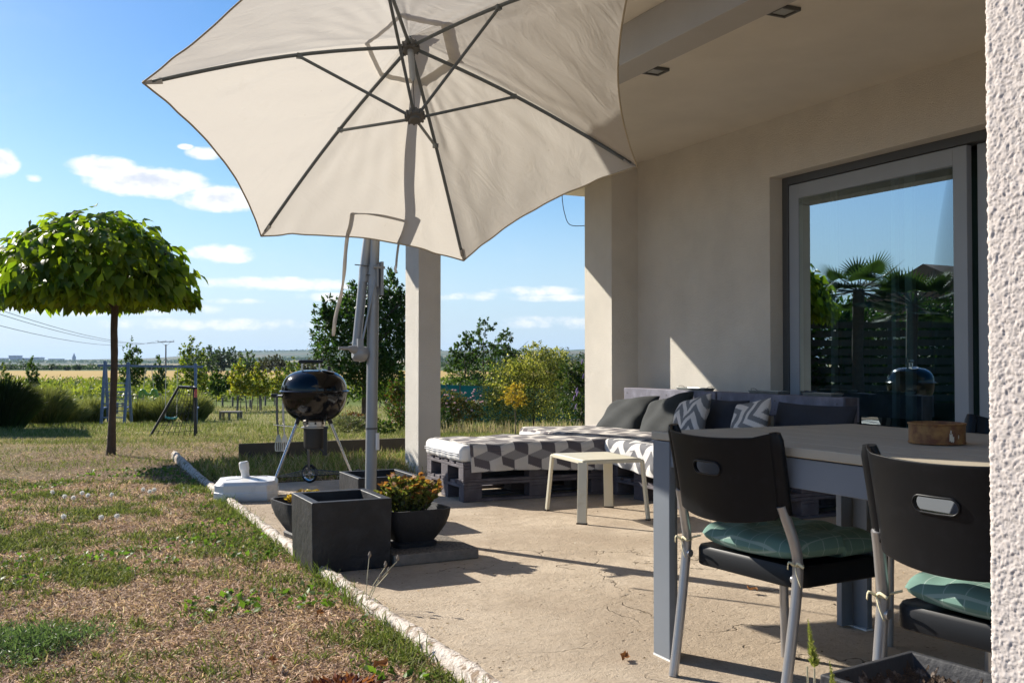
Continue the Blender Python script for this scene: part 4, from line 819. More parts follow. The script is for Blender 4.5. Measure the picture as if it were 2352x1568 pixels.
# thin plantain-like stalks by the kerb
t = thing('seed_stalks', 'thin grass stalks with brown seed heads rising beside the kerb', 'weed', (1.24, 4.0, 0))
for k, (dx, dy, h) in enumerate([(.03, .05, .20), (.09, .02, .16), (.13, -.02, .19), (.05, -.03, .12), (.11, .04, .13)]):
    m = MB(); e = Vector((dx, dy, h)); m.tube([(0, 0, 0), (dx * .4, dy * .4, h * .6), e], .0016, 5); m.build('stem', MT['cream_tape'], t)
    m = MB(); m.tube([e, e + Vector((.002, 0, .012)), e + Vector((.003, 0, .026))], [.004, .008, .003], 7); m.build('seed_head', MT['slab_side'], t)

# ------------------------------------------------------------------ low board, kettle grill, parasol base
m = MB(); m.box(1.86, 3.70, 10.30, 10.335, -.03, .185); o = m.build('edging_board', MT['board'], None, bevel=.003); tag(o, 'low dark brown edging board standing in the grass behind the grill', 'edging board')
def grill():
    g = thing('kettle_grill', 'shiny black kettle charcoal grill on three chrome legs', 'grill', (2.03, 7.95, 0), -YAW)
    R0 = .262
    prof = [(0, .175)] + [(R0 * math.sin(q) ** .80, .765 - .235 * math.cos(q)) for q in np.linspace(.12, math.pi / 2, 22)]
    m = MB(); m.lathe([(.02, .531)] + prof[1:] + [(R0 + .006, .768), (R0 + .006, .776), (R0 - .006, .776), (R0 - .02, .74)], 64); bowl = m.build('bowl', MT['enamel'], g, smooth=30)
    m = MB(); m.lathe([(R0 + .016, .778), (R0 + .018, .784), (R0 + .006, .792)] + [(R0 * math.sin(q) ** .62, .79 + .165 * math.cos(q)) for q in np.linspace(math.pi / 2, .02, 22)], 64); lid = m.build('lid', MT['enamel'], g, smooth=30)
    m = MB()
    for s in (-1, 1): m.tube([(-.03 + .07 * s, 0, .945), (-.03 + .07 * s, 0, 1.015)], .008, 10)
    m.box(-.115, .055, -.02, .02, .945, .952); m.build('handle_post', MT['steel'], lid, smooth=50)
    m = MB(); m.box(-.13, .07, -.018, .018, 1.008, 1.036); m.build('handle', MT['black_matte'], lid, bevel=.010, bseg=3)
    m = MB(); m.lathe([(0, 0), (.055, 0), (.055, .004), (0, .006)], 24, mat=Matrix.Translation((.12, -.06, .946)) @ Matrix.Rotation(R(14), 4, 'Y')); m.build('damper', MT['steel_brushed'], lid, smooth=40)
    m = MB(); m.box(.105, .13, .0, .02, .95, .985); m.build('damper_tab', MT['black_matte'], lid, bevel=.005)
    m = MB(); m.box(-.335, -.20, -.075, -.045, .735, .765); m.build('side_handle', MT['black_matte'], g, bevel=.008, bseg=3)
    m = MB(); m.tube([(-.30, -.06, .75), (-.15, -.16, .752)], .006, 8); m.tube([(-.22, -.055, .745), (-.20, -.03, .79)], .006, 8); m.build('handle_bar', MT['steel'], g, smooth=50)
    # legs: two front-ish and one rear
    for a, b in (((-.11, -.12, .55), (-.27, -.33, .02)), ((.13, -.04, .55), (.315, .0, .085)), ((-.09, .14, .55), (-.11, .34, .10))):
        m = MB(); m.tube([a, b], .0125, 14); lg = m.build('leg', MT['steel'], g, smooth=50)
        d = (Vector(a) - Vector(b)).normalized(); m = MB(); m.tube([Vector(a) + d * .06, Vector(a) - d * .03], .018, 12); m.build('leg_socket', MT['black_matte'], lg, smooth=50)
    m = MB(); m.tube([(-.268, -.327, .035), (-.272, -.333, 0)], .019, 12); m.build('foot_cap', MT['rubber'], g, smooth=50)
    for x, y in ((-.11, .365), (.36, .0)):
        mt = Matrix.Translation((x, y, .078)) @ Matrix.Rotation(R(90), 4, 'Y') @ Matrix.Rotation(R(0), 4, 'X')
        if x < 0: mt = Matrix.Translation((x, y, .078)) @ Matrix.Rotation(R(68), 4, 'Z') @ Matrix.Rotation(R(90), 4, 'Y')
        m = MB(); m.lathe([(.060, -.014), (.074, -.014), (.078, -.006), (.078, .006), (.074, .014), (.060, .014), (.060, -.014)], 40, mat=mt); wh = m.build('wheel', MT['rubber'], g, smooth=50)
        m = MB(); m.lathe([(.054, -.008), (.061, -.012), (.061, .012), (.054, .008), (.054, -.008)], 32, mat=mt)
        for k in range(5): m.box(.008, .056, -.006, .006, -.004, .004, mt @ Matrix.Rotation(k * 1.2566, 4, 'Z'))
        m.lathe([(0, -.014), (.012, -.014), (.012, .014), (0, .014)], 12, mat=mt); m.build('rim', MT['steel'], wh, smooth=50)
    m = MB()
    c1, c2, c3 = Vector((-.26, -.31, .12)), Vector((.33, .0, .12)), Vector((-.11, .33, .12))
    for p, q in ((c1, c2), (c2, c3), (c3, c1)): m.tube([p, q], .004, 6)
    for k in range(1, 12): u = k / 12; m.tube([c1.lerp(c2, u), c3.lerp(c2, u)], .003, 5)
    m.build('bottom_rack', MT['black_matte'], g)
    m = MB(); m.lathe([(.088, .555), (.088, .50), (.106, .495), (.106, .488), (.085, .488)], 40); ac = m.build('ash_collar', MT['steel_brushed'], g, smooth=30)
    m = MB()
    for k in range(8): q = k * .785 + .3; m.lathe([(0, 0), (.009, 0), (.009, .002), (0, .002)], 10, mat=Matrix.Translation((math.cos(q) * .0885, math.sin(q) * .0885, .527)) @ Vector((math.cos(q), math.sin(q), 0)).to_track_quat('Z', 'Y').to_matrix().to_4x4())
    m.build('vent_hole', MT['rubber'], ac)
    m = MB(); m.lathe([(.0, .318), (.06, .318), (.080, .328), (.084, .345), (.086, .486), (.082, .486)], 40); m.build('ash_catcher', MT['black_matte'], g, smooth=40)
    m = MB(); m.box(.085, .115, -.06, -.045, .27, .50).box(.06, .12, -.062, -.04, .485, .50); m.tube([(.05, -.05, .33), (.08, -.055, .30), (.085, -.055, .27)], .008, 6); m.build('bracket', MT['black_matte'], g, bevel=.002)
    m = MB(); m.tube([(-.30, -.12, .52), (-.10, -.13, .50)], .0035, 6); m.build('tool_holder', MT['steel'], g)
    return g
g = grill()
gm = Matrix.Translation((2.03, 7.95, 0)) @ Matrix.Rotation(-YAW, 4, 'Z')
for (x, lab, c) in ((-.285, 'dark handled slotted spatula hanging left on the grill handle', 'hub_dark'), (-.235, 'steel slotted spatula hanging right on the grill handle', 'steel_brushed')):
    t = thing('spatula', lab, 'grill tool', gm @ Vector((x, -.085, .74)), -YAW, 'grill tools hanging from the side handle')
    m = MB(); m.tube([(0, 0, 0), (.004, 0, -.18), (.012, 0, -.30)], [.008, .010, .006], 8, flat=.5); m.build('handle', MT[c], t, smooth=60)
    m = MB()
    ys = [-.30, -.325, -.36, -.40, -.43, -.435]; ws = [.008, .018, .027, .030, .026, .018]
    for k in range(5):
        for (a, b) in ((-1, -.62), (-.38, -.12), (.12, .38), (.62, 1)) if 1 < k < 4 else ((-1, 1),):
            m.add([(.015 + a * ws[k], 0, ys[k]), (.015 + b * ws[k], 0, ys[k]), (.015 + b * ws[k + 1], 0, ys[k + 1]), (.015 + a * ws[k + 1], 0, ys[k + 1])], [(0, 1, 2, 3)])
    m.build('blade', MT['steel_brushed'] if c != 'hub_dark' else MT['zinc'], t, solid=.0015)
# parasol base tank
def base():
    c = Vector((1.435, 7.62, 0)); t = thing('umbrella_stand', 'white plastic water filled parasol base with a short ribbed neck', 'parasol base', c, R(-14))
    m = MB()
    def ring(a, b, k, z): return [(-a, -b + k, z), (-a + k, -b, z), (a - k, -b, z), (a, -b + k, z), (a, b - k, z), (a - k, b, z), (-a + k, b, z), (-a, b - k, z)]
    rings = [ring(.215, .215, .06, .0), ring(.228, .228, .07, .02), ring(.228, .228, .07, .062), ring(.224, .224, .07, .066), ring(.224, .224, .07, .115), ring(.205, .205, .07, .140), ring(.10, .10, .03, .150)]
    vs = [v for r in rings for v in r]; fs = [(i * 8 + k, i * 8 + (k + 1) % 8, i * 8 + 8 + (k + 1) % 8, i * 8 + 8 + k) for i in range(6) for k in range(8)] + [tuple(range(7, -1, -1)), tuple(48 + k for k in range(8))]
    m.add(vs, fs); m.build('tank', MT['white_plastic'], t, bevel=.012, bseg=3)
    m = MB()
    for q in range(4):
        a = q * math.pi / 2 + .6; m.tube(cr_spline([(math.cos(a) * .04, math.sin(a) * .04, .149), (math.cos(a + .25) * .10, math.sin(a + .25) * .10, .150), (math.cos(a - .05) * .17, math.sin(a - .05) * .17, .146)], 4), .004, 6)
    m.build('ridge', MT['mattress_edge'], t, smooth=180)
    mt = Matrix.Translation((-.01, 0, .148)) @ Matrix.Rotation(R(-8), 4, 'Y')
    m = MB(); m.lathe([(.045, 0), (.03, .006), (.029, .045), (.032, .05), (.032, .06), (.036, .066), (.036, .115), (.03, .125), (.018, .125), (.018, .02)], 12, mat=mt); m.build('neck', MT['white_plastic'], t, smooth=30)
base()

# ------------------------------------------------------------------ plants in pots
def sedum(cx, cy, z0, n, rad, h, lab, cols, tips):
    t = thing('sedum_plant', lab, 'plant', (cx, cy, z0)); ns = 46; m = MB(); Cs = []; Ds = []; Cl = []
    for k in range(ns):
        a = k * 2.4; r = rad * math.sqrt((k + .5) / ns); hh = h * (1 - .45 * (r / rad) ** 2) * random.uniform(.8, 1.12); tip = Vector((math.cos(a) * r * 1.15, math.sin(a) * r * 1.15, hh))
        m.tube([(math.cos(a) * r * .5, math.sin(a) * r * .5, 0), tip], .003, 5); q = n // ns
        s = rng.random(q) ** .7; p = np.array(tip)[None] * s[:, None] * np.array([1, 1, 1]) + np.array([math.cos(a) * r * .5, math.sin(a) * r * .5, 0])[None] * (1 - s)[:, None]; an = rng.random(q) * 6.28
        Cs.append(p); Ds.append(np.stack([np.cos(an), np.sin(an), .5 + rng.random(q) * .6], 1)); c = shade_cols(q, *cols, .18)
        red = (s > .95) | (rng.random(q) < .05); c[red] = shade_cols(int(red.sum()), *tips, .2); Cl.append(c)
    m.build('stem', MT['bark_grey'], t); C = np.concatenate(Cs); n = len(C)
    link('foliage', leaf_mesh('foliage', C, np.concatenate(Ds), rv(n, .5) + np.array([0, 0, 1.]), rng.uniform(.018, .042, n), .36, np.concatenate(Cl)), MT['leaf_tint'], t)
sedum(1.80, 5.02, .215, 3200, .155, .215, 'fleshy yellow green sedum with reddish brown tips in the pot on the slab', ((.13, .16, .045), (.27, .26, .08)), ((.24, .09, .04), (.32, .17, .06)))
sedum(1.455, 5.80, .17, 900, .13, .085, 'orange and yellow succulent in the half hidden pot', ((.42, .25, .04), (.5, .32, .06)), ((.14, .13, .05), (.25, .16, .06)))

# ------------------------------------------------------------------ pallet furniture
def pallet(name, lab, loc, rz, L=1.2, W=.8, group='dark stained pallets of the sofa', ns=5):
    t = thing(name, lab, 'pallet', loc, rz, group); h = .144; jj = lambda: random.uniform(-.003, .003)
    for k in range(3):
        y0 = (0, W / 2 - .0725, W - .1)[k]; y1 = (.1, W / 2 + .0725, W)[k]
        m = MB(); m.box(0, L, y0, y1, 0.0, .021); m.build('bottom_board', MT['pallet_wood'], t, bevel=.003)
        for q in range(3):
            x0 = (0.001, L / 2 - .0725, L - .146)[q]; m = MB(); m.box(x0, x0 + .145, y0 + .001, y1 - .001, .0215, .0985); m.build('block', MT['pallet_wood'], t, bevel=.003)
    for q in range(3):
        x0 = (0, L / 2 - .0725, L - .145)[q]; m = MB(); m.box(x0, x0 + .145, 0 - .001, W + .001, .099, .1205); m.build('cross_board', MT['pallet_wood'], t, bevel=.003)
    for k in range(ns):
        wd = .145 if k % 2 == 0 else .10; yy = (W - .145) * k / (ns - 1) + (.0 if k % 2 == 0 else .0225); m = MB(); m.box(jj(), L + jj(), yy + jj(), yy + wd + jj(), .121, .143); m.build('deck_board', MT['pallet_wood'], t, bevel=.003)
    return t
pallet('pallet', 'lower dark pallet of the bench beside the left column', (2.80, 6.665, 0.001), R(-1.5))
pallet('pallet', 'upper dark pallet of the bench beside the left column', (2.795, 6.66, 0.146), R(-1.5))
yy = [6.06, 5.25, 4.44, 7.47]; nm = ['corner end', 'middle', 'window side', 'pilaster side']
for i, y in enumerate([7.45, 6.64, 5.83, 5.02]):
    for k in range(2):
        pallet('pallet', ('lower' if k == 0 else 'upper') + ' dark pallet of the wall seat, ' + ['nearest the pilaster', 'in the corner behind the stool', 'below the chevron blanket', 'nearest the glass door'][i], (4.02, y, .001 + .145 * k), 0, 1.08, .8)
# backrest: pallets on edge against the wall
for i, (y0, y1, lab) in enumerate([(6.80, 8.24, 'partly sunlit half of the pallet backrest nearest the pilaster'), (5.33, 6.775, 'shaded half of the pallet backrest in front of the glass door')]):
    t = thing('backrest', lab, 'pallet backrest', (5.17, y0, .29), 0, 'pallet backrest halves'); L = y1 - y0
    for z0, z1 in ((.30, .48), (.12, .24)) if 0 else ((.318, .478), (.10, .23)):
        m = MB(); m.box(-.022, 0, 0, L, z0, z1); m.build('front_board', MT['back_wood'], t, bevel=.004)
    for ya in (0.0, L / 2 - .04, L - .08): m = MB(); m.box(.001, .11, ya, ya + .08, 0, .475); m.build('block', MT['pallet_wood'], t, bevel=.003)
    m = MB(); m.box(-.021, .135, .002, L - .002, .4785, .4965) if 0 else m.box(.0, .12, .002, L - .002, .4755, .4775); m.build('top_ledge', MT['back_wood'], t)
    m = MB(); m.box(.111, .13, 0, L, .30, .475); m.build('rear_board', MT['back_wood'], t, bevel=.003)
    for q in range(6):
        m = MB(); m.lathe([(0, 0), (.006, 0), (.006, .002), (0, .002)], 8, mat=Matrix.Translation((-.0225, .06 + (q // 2) * (L - .12) / 2, .36 + (q % 2) * .07)) @ Matrix.Rotation(R(-90), 4, 'Y')); m.build('screw', MT['hub_dark'], t)
# trays on the ledge
for i, (y0, y1, lab) in enumerate([(6.98, 7.42, 'sunlit zinc tray with wire handles on the backrest ledge'), (6.03, 6.42, 'middle zinc tray on the shaded backrest ledge'), (5.46, 5.80, 'zinc tray on the backrest ledge nearest the glass door')]):
    t = thing('tray', lab, 'tray', (5.235, (y0 + y1) / 2, .769), 0, 'zinc trays on the backrest ledge'); L = (y1 - y0) / 2 - .03
    m = MB(); m.add([(-.05, -L, 0), (.05, -L, 0), (.05, L, 0), (-.05, L, 0), (-.062, -L - .014, .022), (.062, -L - .014, .022), (.062, L + .014, .022), (-.062, L + .014, .022)], [(3, 2, 1, 0), (0, 1, 5, 4), (1, 2, 6, 5), (2, 3, 7, 6), (3, 0, 4, 7)]); m.build('pan', MT['zinc'], t, solid=.002)
    for s in (-1, 1):
        m = MB(); m.tube(cr_spline([(-.03, s * (L + .005), .018), (-.02, s * (L + .028), .034), (.02, s * (L + .028), .034), (.03, s * (L + .005), .018)], 4), .002, 6); m.build('handle', MT['hub_dark'], t)

# mattress on the left bench
def soft_box(x0, x1, y0, y1, z0, z1, r, nx, ny, nz, disp=None):
    """rounded box as six grids"""
    m = MB(); c = Vector(((x0 + x1) / 2, (y0 + y1) / 2, (z0 + z1) / 2)); hx, hy, hz = (x1 - x0) / 2, (y1 - y0) / 2, (z1 - z0) / 2
    def rp(p):
        q = Vector((max(-hx + r, min(hx - r, p[0])), max(-hy + r, min(hy - r, p[1])), max(-hz + r, min(hz - r, p[2])))); d = Vector(p) - q
        o = q + d.normalized() * r if d.length > 1e-9 else Vector(p); o = o + c; return disp(o) if disp else o
    def face(f, a, b): m.grid([[rp(f(-1 + 2 * i / a, -1 + 2 * j / b)) for j in range(b + 1)] for i in range(a + 1)])
    face(lambda u, v: (u * hx, v * hy, hz), nx, ny); face(lambda u, v: (-u * hx, v * hy, -hz), nx, ny)
    face(lambda u, v: (hx, u * hy, -v * hz), ny, nz); face(lambda u, v: (-hx, u * hy, v * hz), ny, nz)
    face(lambda u, v: (u * hx, hy, v * hz), nx, nz); face(lambda u, v: (u * hx, -hy, -v * hz), nx, nz)
    return m
def quilt(p):
    d = 0
    if p.x < 2.90: d = -.003 * abs(math.sin(p.y * 26)) ** 4; p = Vector((p.x - d * 1.0, p.y, p.z - .006 * abs(math.sin(p.y * 13)) ** 8 * (p.z < .33)))
    return p
t = thing('mattress', 'white quilted mattress on the left pallet bench', 'mattress', (2.775, 6.66, 0), R(-1.5))
m = soft_box(2.765, 3.98, 6.655, 7.44, .289, .415, .045, 60, 90, 12, quilt); m.v = [(v[0] - 2.775, v[1] - 6.66, v[2]) for v in m.v]; m.build('cover', MT['mattress'], t, smooth=50)
m = MB(); m.tube([(-.0125, y, .352 + .002 * math.sin(y * 20)) for y in np.linspace(.02, .76, 30)], .003, 6).tube([(-.0125, y, .338 + .002 * math.sin(y * 20)) for y in np.linspace(.02, .76, 30)], .003, 6); m.build('piping', MT['mattress_edge'], t, smooth=180)

def cube_pattern(u, v, cs):
    """stretched tumbling block pattern of three tones"""
    s = .128; x = u / (s * 1.0); y = v / (s * .66)
    # hex lattice centres
    best = None; h = math.sqrt(3)
    i0 = np.round(x / h); c1x = i0 * h; c1y = np.round(y / 3) * 3
    c2x = (np.round(x / h - .5) + .5) * h; c2y = (np.round(y / 3 - .5) + .5) * 3
    d1 = (x - c1x) ** 2 + (y - c1y) ** 2; d2 = (x - c2x) ** 2 + (y - c2y) ** 2
    k = d1 < d2; cx = np.where(k, c1x, c2x); cy = np.where(k, c1y, c2y); a = np.degrees(np.arctan2(y - cy, x - cx)) % 360
    par = (np.round(cx / h * 2 + cy * 1.0) % 2)
    idx = np.where((a > 30) & (a <= 150), 0, np.where((a > 150) & (a <= 270), 1, 2)); idx = np.where(par > 0, (idx + 1) % 3, idx)
    idx = (idx + (np.round(cy / 1.5) % 2).astype(int)) % 3
    return np.array(cs)[idx.astype(int)]
def chevron(u, v, c1, c2, per=.125, wid=.06):
    z = np.abs((u / per) % 1 - .5) * 2 * per * .6; return np.where((((v + z) / wid) % 1 < .5)[..., None], np.array(c1), np.array(c2))
def sheet(name, lab, cat, pts_uv, colf, parent=None, thick=.006):
    """pts_uv: function (a,b)->(point, u, v) on a fine grid"""
    P3, U, V_ = pts_uv; a, b = U.shape; idx = np.arange(a * b).reshape(a, b); F = np.stack([idx[:-1, :-1], idx[:-1, 1:], idx[1:, 1:], idx[1:, :-1]], -1).reshape(-1, 4)
    o = link(name, npmesh(name, P3.reshape(-1, 3), F, colf(U, V_).reshape(-1, 3), smooth=True), MT['cloth_tint'], parent)
    md = o.modifiers.new('s', 'SOLIDIFY'); md.thickness = thick; md.offset = 1; tag(o, lab, cat); return o
def drape_path(s, pts):
    """point at arc length s on polyline with rounded look"""
    pts = np.array(pts, float); seg = np.linalg.norm(np.diff(pts, axis=0), axis=1); cs = np.concatenate([[0], np.cumsum(seg)]); return np.stack([np.interp(s, cs, pts[:, k]) for k in range(pts.shape[1])], -1), cs[-1]
def arc(cx, cz, r, a0, a1, n=7): return [(cx + r * math.cos(R(a0 + (a1 - a0) * i / n)), cz + r * math.sin(R(a0 + (a1 - a0) * i / n))) for i in range(n + 1)]
# geometric blanket over left mattress: profile in (y,z), hangs in front
prof = [(6.622, .19), (6.632, .30)] + arc(6.69, .372, .055, 180, 90) + [(7.0, .424), (7.2, .422)] + arc(7.40, .372, .05, 90, 0) + [(7.455, .30)]
_, Lp = drape_path(0, prof); s = np.linspace(0, Lp, 210); pz, _ = drape_path(s, prof)
xs = np.linspace(2.84, 4.02, 330); P3 = np.zeros((len(xs), len(s), 3)); U = np.zeros((len(xs), len(s))); VV = U.copy()
for i, x in enumerate(xs):
    hang = np.clip((.37 - pz[:, 1]) / .12, 0, 1) * (pz[:, 0] < 6.8); wob = .008 * math.sin(x * 11) + .006 * math.sin(x * 23 + 1)
    q = 1 - hang * (.0 + .35 * (.5 + .5 * math.sin((x - 2.75) * 3.0 + .6)) * .55)
    P3[i, :, 0] = x + .01 * hang * math.sin(x * 9); P3[i, :, 1] = pz[:, 0] - hang * (wob + .008); P3[i, :, 2] = np.where(hang > 0, .37 - (.37 - pz[:, 1]) * q, pz[:, 1]) + .004 * np.sin(x * 9 + pz[:, 0] * 7) * (hang <= 0) + .004 * math.sin(x * 17) * np.sin(pz[:, 0] * 13) * (hang <= 0)
    U[i] = x + .02; VV[i] = s + .03
cr_ = math.cos(R(-1.5)); sr_ = math.sin(R(-1.5)); X_ = P3[..., 0] - 2.775; Y_ = P3[..., 1] - 6.66; P3[..., 0] = 2.775 + X_ * cr_ - Y_ * sr_; P3[..., 1] = 6.66 + X_ * sr_ + Y_ * cr_
sheet('blanket', 'grey and beige blanket with a geometric rhombus pattern draped over the left mattress', 'blanket', (P3, U, VV), lambda u, v: cube_pattern(u, v, [(.60, .56, .51), (.27, .255, .25), (.115, .10, .108)]))
# seat mattress hidden under the chevron blanket
t = soft_box(3.98, 5.1, 5.02, 8.2, .291, .40, .04, 10, 20, 4).build('mattress', MT['mattress'], None, smooth=50); tag(t, 'long mattress under the blankets on the seat along the house wall', 'mattress')
prof = [(3.955, .205), (3.945, .26), (3.95, .32)] + arc(4.005, .372, .053, 180, 90) + [(4.3, .424), (5.0, .424)]
_, Lp = drape_path(0, prof); s = np.linspace(0, Lp, 330); pz, _ = drape_path(s, prof); ys = np.linspace(5.0, 6.62, 330)
P3 = np.zeros((len(ys), len(s), 3)); U = np.zeros((len(ys), len(s))); VV = U.copy()
for i, y in enumerate(ys):
    hang = np.clip((.37 - pz[:, 1]) / .12, 0, 1) * (pz[:, 0] < 4.1); low = np.interp(y, [5.0, 5.6, 6.1, 6.5, 6.62], [1.08, 1.08, 1.0, .75, .62])
    P3[i, :, 0] = pz[:, 0] - hang * (.008 * math.sin(y * 14) + .006 * math.sin(y * 31) + .004); P3[i, :, 1] = y + .012 * hang * np.sin(y * 9 + pz[:, 1] * 20); P3[i, :, 2] = np.where(hang > 0, .37 - (.37 - pz[:, 1]) * low, pz[:, 1]) + .005 * np.sin(y * 10 + pz[:, 0] * 6) * (hang <= 0)
    U[i] = y; VV[i] = s
sheet('blanket', 'white blanket with grey chevron pattern hanging over the front of the seat along the wall', 'blanket', (P3[::-1], U[::-1], VV[::-1]), lambda u, v: chevron(u, v, (.74, .72, .69), (.17, .17, .18), .225, .18))
prof = [(3.97, .31)] + arc(4.02, .37, .05, 180, 90) + [(4.3, .419), (5.0, .419)]
_, Lp = drape_path(0, prof); s = np.linspace(0, Lp, 200); pz, _ = drape_path(s, prof); ys = np.linspace(6.6, 8.2, 240); P3 = np.zeros((len(ys), len(s), 3)); U = np.zeros((len(ys), len(s))); VV = U.copy()
for i, y in enumerate(ys): P3[i, :, 0] = pz[:, 0] + .03; P3[i, :, 1] = y; P3[i, :, 2] = pz[:, 1] + .004 * np.sin(y * 9 + pz[:, 0] * 7); U[i] = y; VV[i] = s
sheet('blanket', 'rhombus patterned blanket continuing over the corner seat under the dark cushions', 'blanket', (P3[::-1], U[::-1], VV[::-1]), lambda u, v: cube_pattern(v, u, [(.60, .56, .51), (.27, .255, .25), (.115, .10, .108)]))

# cushions
def cushion(name, lab, c, w, h, th, rot, mat=None, pat=None, group='cushions along the pallet backrest', cat='cushion'):
    n = 72; V = []; CO = []; F = []
    for side in (1, -1):
        u, v = np.meshgrid(np.linspace(-1, 1, n), np.linspace(-1, 1, n), indexing='ij'); e = (1 - u ** 4) * (1 - v ** 4); prof_ = np.clip(e, 0, 1) ** .5
        sx = 1 - .07 * (1 - v ** 2) ** 1 * np.abs(u) ** 3; sz = 1 - .07 * (1 - u ** 2) * np.abs(v) ** 3
        x = side * th / 2 * prof_ * (1 + .10 * np.sin(u * 5 + v * 3 + c[1] * 9) + .07 * np.sin(v * 8 - u * 4 + c[1] * 5)); y = u * w / 2 * sx; z = v * h / 2 * sz
        V.append(np.stack([x, y, z], -1).reshape(-1, 3)); cc = pat(y, z) if pat else np.full(u.shape + (3,), .5); CO.append(cc.reshape(-1, 3))
        idx = np.arange(n * n).reshape(n, n); f = np.stack([idx[:-1, :-1], idx[:-1, 1:], idx[1:, 1:], idx[1:, :-1]], -1).reshape(-1, 4); f = f[:, ::-1] if side > 0 else f; F.append(f + (0 if side > 0 else n * n))
    o = link(name, npmesh(name, np.concatenate(V), np.concatenate(F), np.concatenate(CO), smooth=True), MT['cloth_tint'] if pat else MT[mat]); o.location = c; o.rotation_euler = rot; return tag(o, lab, cat, group)
chA = lambda a: (lambda y, z: chevron(y * math.cos(a) + z * math.sin(a), -y * math.sin(a) + z * math.cos(a), (.70, .65, .60), (.19, .19, .195), .22, .125))
cushion('cushion', 'dark grey cushion farthest left, leaning by the pilaster', (4.90, 7.84, .50), .62, .50, .16, (R(-10), R(46), R(4)), 'fabric_dark')
cushion('cushion', 'dark grey cushion second from the pilaster, left of the light chevron cushion', (4.90, 7.20, .515), .54, .50, .16, (R(-16), R(36), R(0)), 'fabric_dark')
cushion('cushion', 'light chevron cushion partly in the sun', (4.79, 6.66, .545), .42, .40, .13, (R(-14), R(24), R(-4)), pat=chA(.25))
cushion('cushion', 'navy cushion between the two chevron cushions', (4.98, 6.50, .51), .55, .44, .13, (0, R(18), 0), 'fabric_navy')
cushion('cushion', 'light chevron cushion in the shade', (4.80, 5.93, .55), .40, .38, .12, (R(-10), R(20), R(-4)), pat=chA(1.2))
cushion('cushion', 'long navy cushion at the glass door end of the seat', (4.98, 5.48, .52), .80, .42, .14, (0, R(16), 0), 'fabric_navy')

# ------------------------------------------------------------------ white stool
def stool():
    t = thing('stool', 'small cream white metal stool with thin flat top on the patio', 'stool', (3.37, 5.745, 0), R(-6)); a, b, h = .215, .27, .40
    m = MB(); n = 16; rows = []
    for i in range(n + 1):
        u = -1 + 2 * i / n; row = []
        for j in range(n + 1):
            v = -1 + 2 * j / n; k = .05 * (abs(u) * abs(v)) ** 4; row.append((u * a * (1 - k) * (1 - .05 * (1 - v * v) * (abs(u) > .9)), v * b * (1 - k), h - .010 * (1 - max(abs(u), abs(v)) ** 6) - .008 * (max(abs(u), abs(v)) > .96)))
        rows.append(row)
    m.grid(rows); m.build('seat', MT['cream_metal'], t, smooth=180, solid=.006)
    m = MB(); q = h - .012; m.box(-a, a, -b, -b + .004, q - .016, q + .004).box(-a, a, b - .004, b, q - .016, q + .004).box(-a, -a + .004, -b + .004, b - .004, q - .016, q + .004).box(a - .004, a, -b + .004, b - .004, q - .016, q + .004); m.build('skirt', MT['cream_metal'], t, bevel=.0015)
    for sx in (-1, 1):
        for sy in (-1, 1):
            m = MB(); x0, y0, x1, y1 = sx * a * .97, sy * b * .97, sx * (a + .018), sy * (b + .028); wdt = .062
            # folded flat strip leg, broad face towards the diagonal
            d = Vector((sx * .75, -sy * .65, 0)).normalized() * wdt / 2 if (sx, sy) in ((1, 1), (-1, -1)) else Vector((sx * .25, sy * .95, 0)).normalized() * .012
            nrm = Vector((0, 0, 1)).cross(d).normalized() * .011
            for pa, pb in (((x0, y0, h - .015), (x1, y1, .008)),):
                vs = []
                for p in (pa, pb):
                    for s1, s2 in ((-1, -1), (1, -1), (1, 1), (-1, 1)): vs.append(Vector(p) + d * s1 + nrm * s2)
                m.add(vs, [(3, 2, 1, 0), (4, 5, 6, 7)] + [(k, (k + 1) % 4, 4 + (k + 1) % 4, 4 + k) for k in range(4)])
            lg = m.build('leg', MT['cream_metal'], t, bevel=.003)
            m = MB(); m.box(-1, 1, -1, 1, 0, .008, Matrix.Translation((x1, y1, 0)) @ Matrix(((d.x * 1.08, nrm.x * 1.2, 0, 0), (d.y * 1.08, nrm.y * 1.2, 0, 0), (0, 0, 1, 0), (0, 0, 0, 1)))); m.build('foot', MT['bark'], lg)
stool()

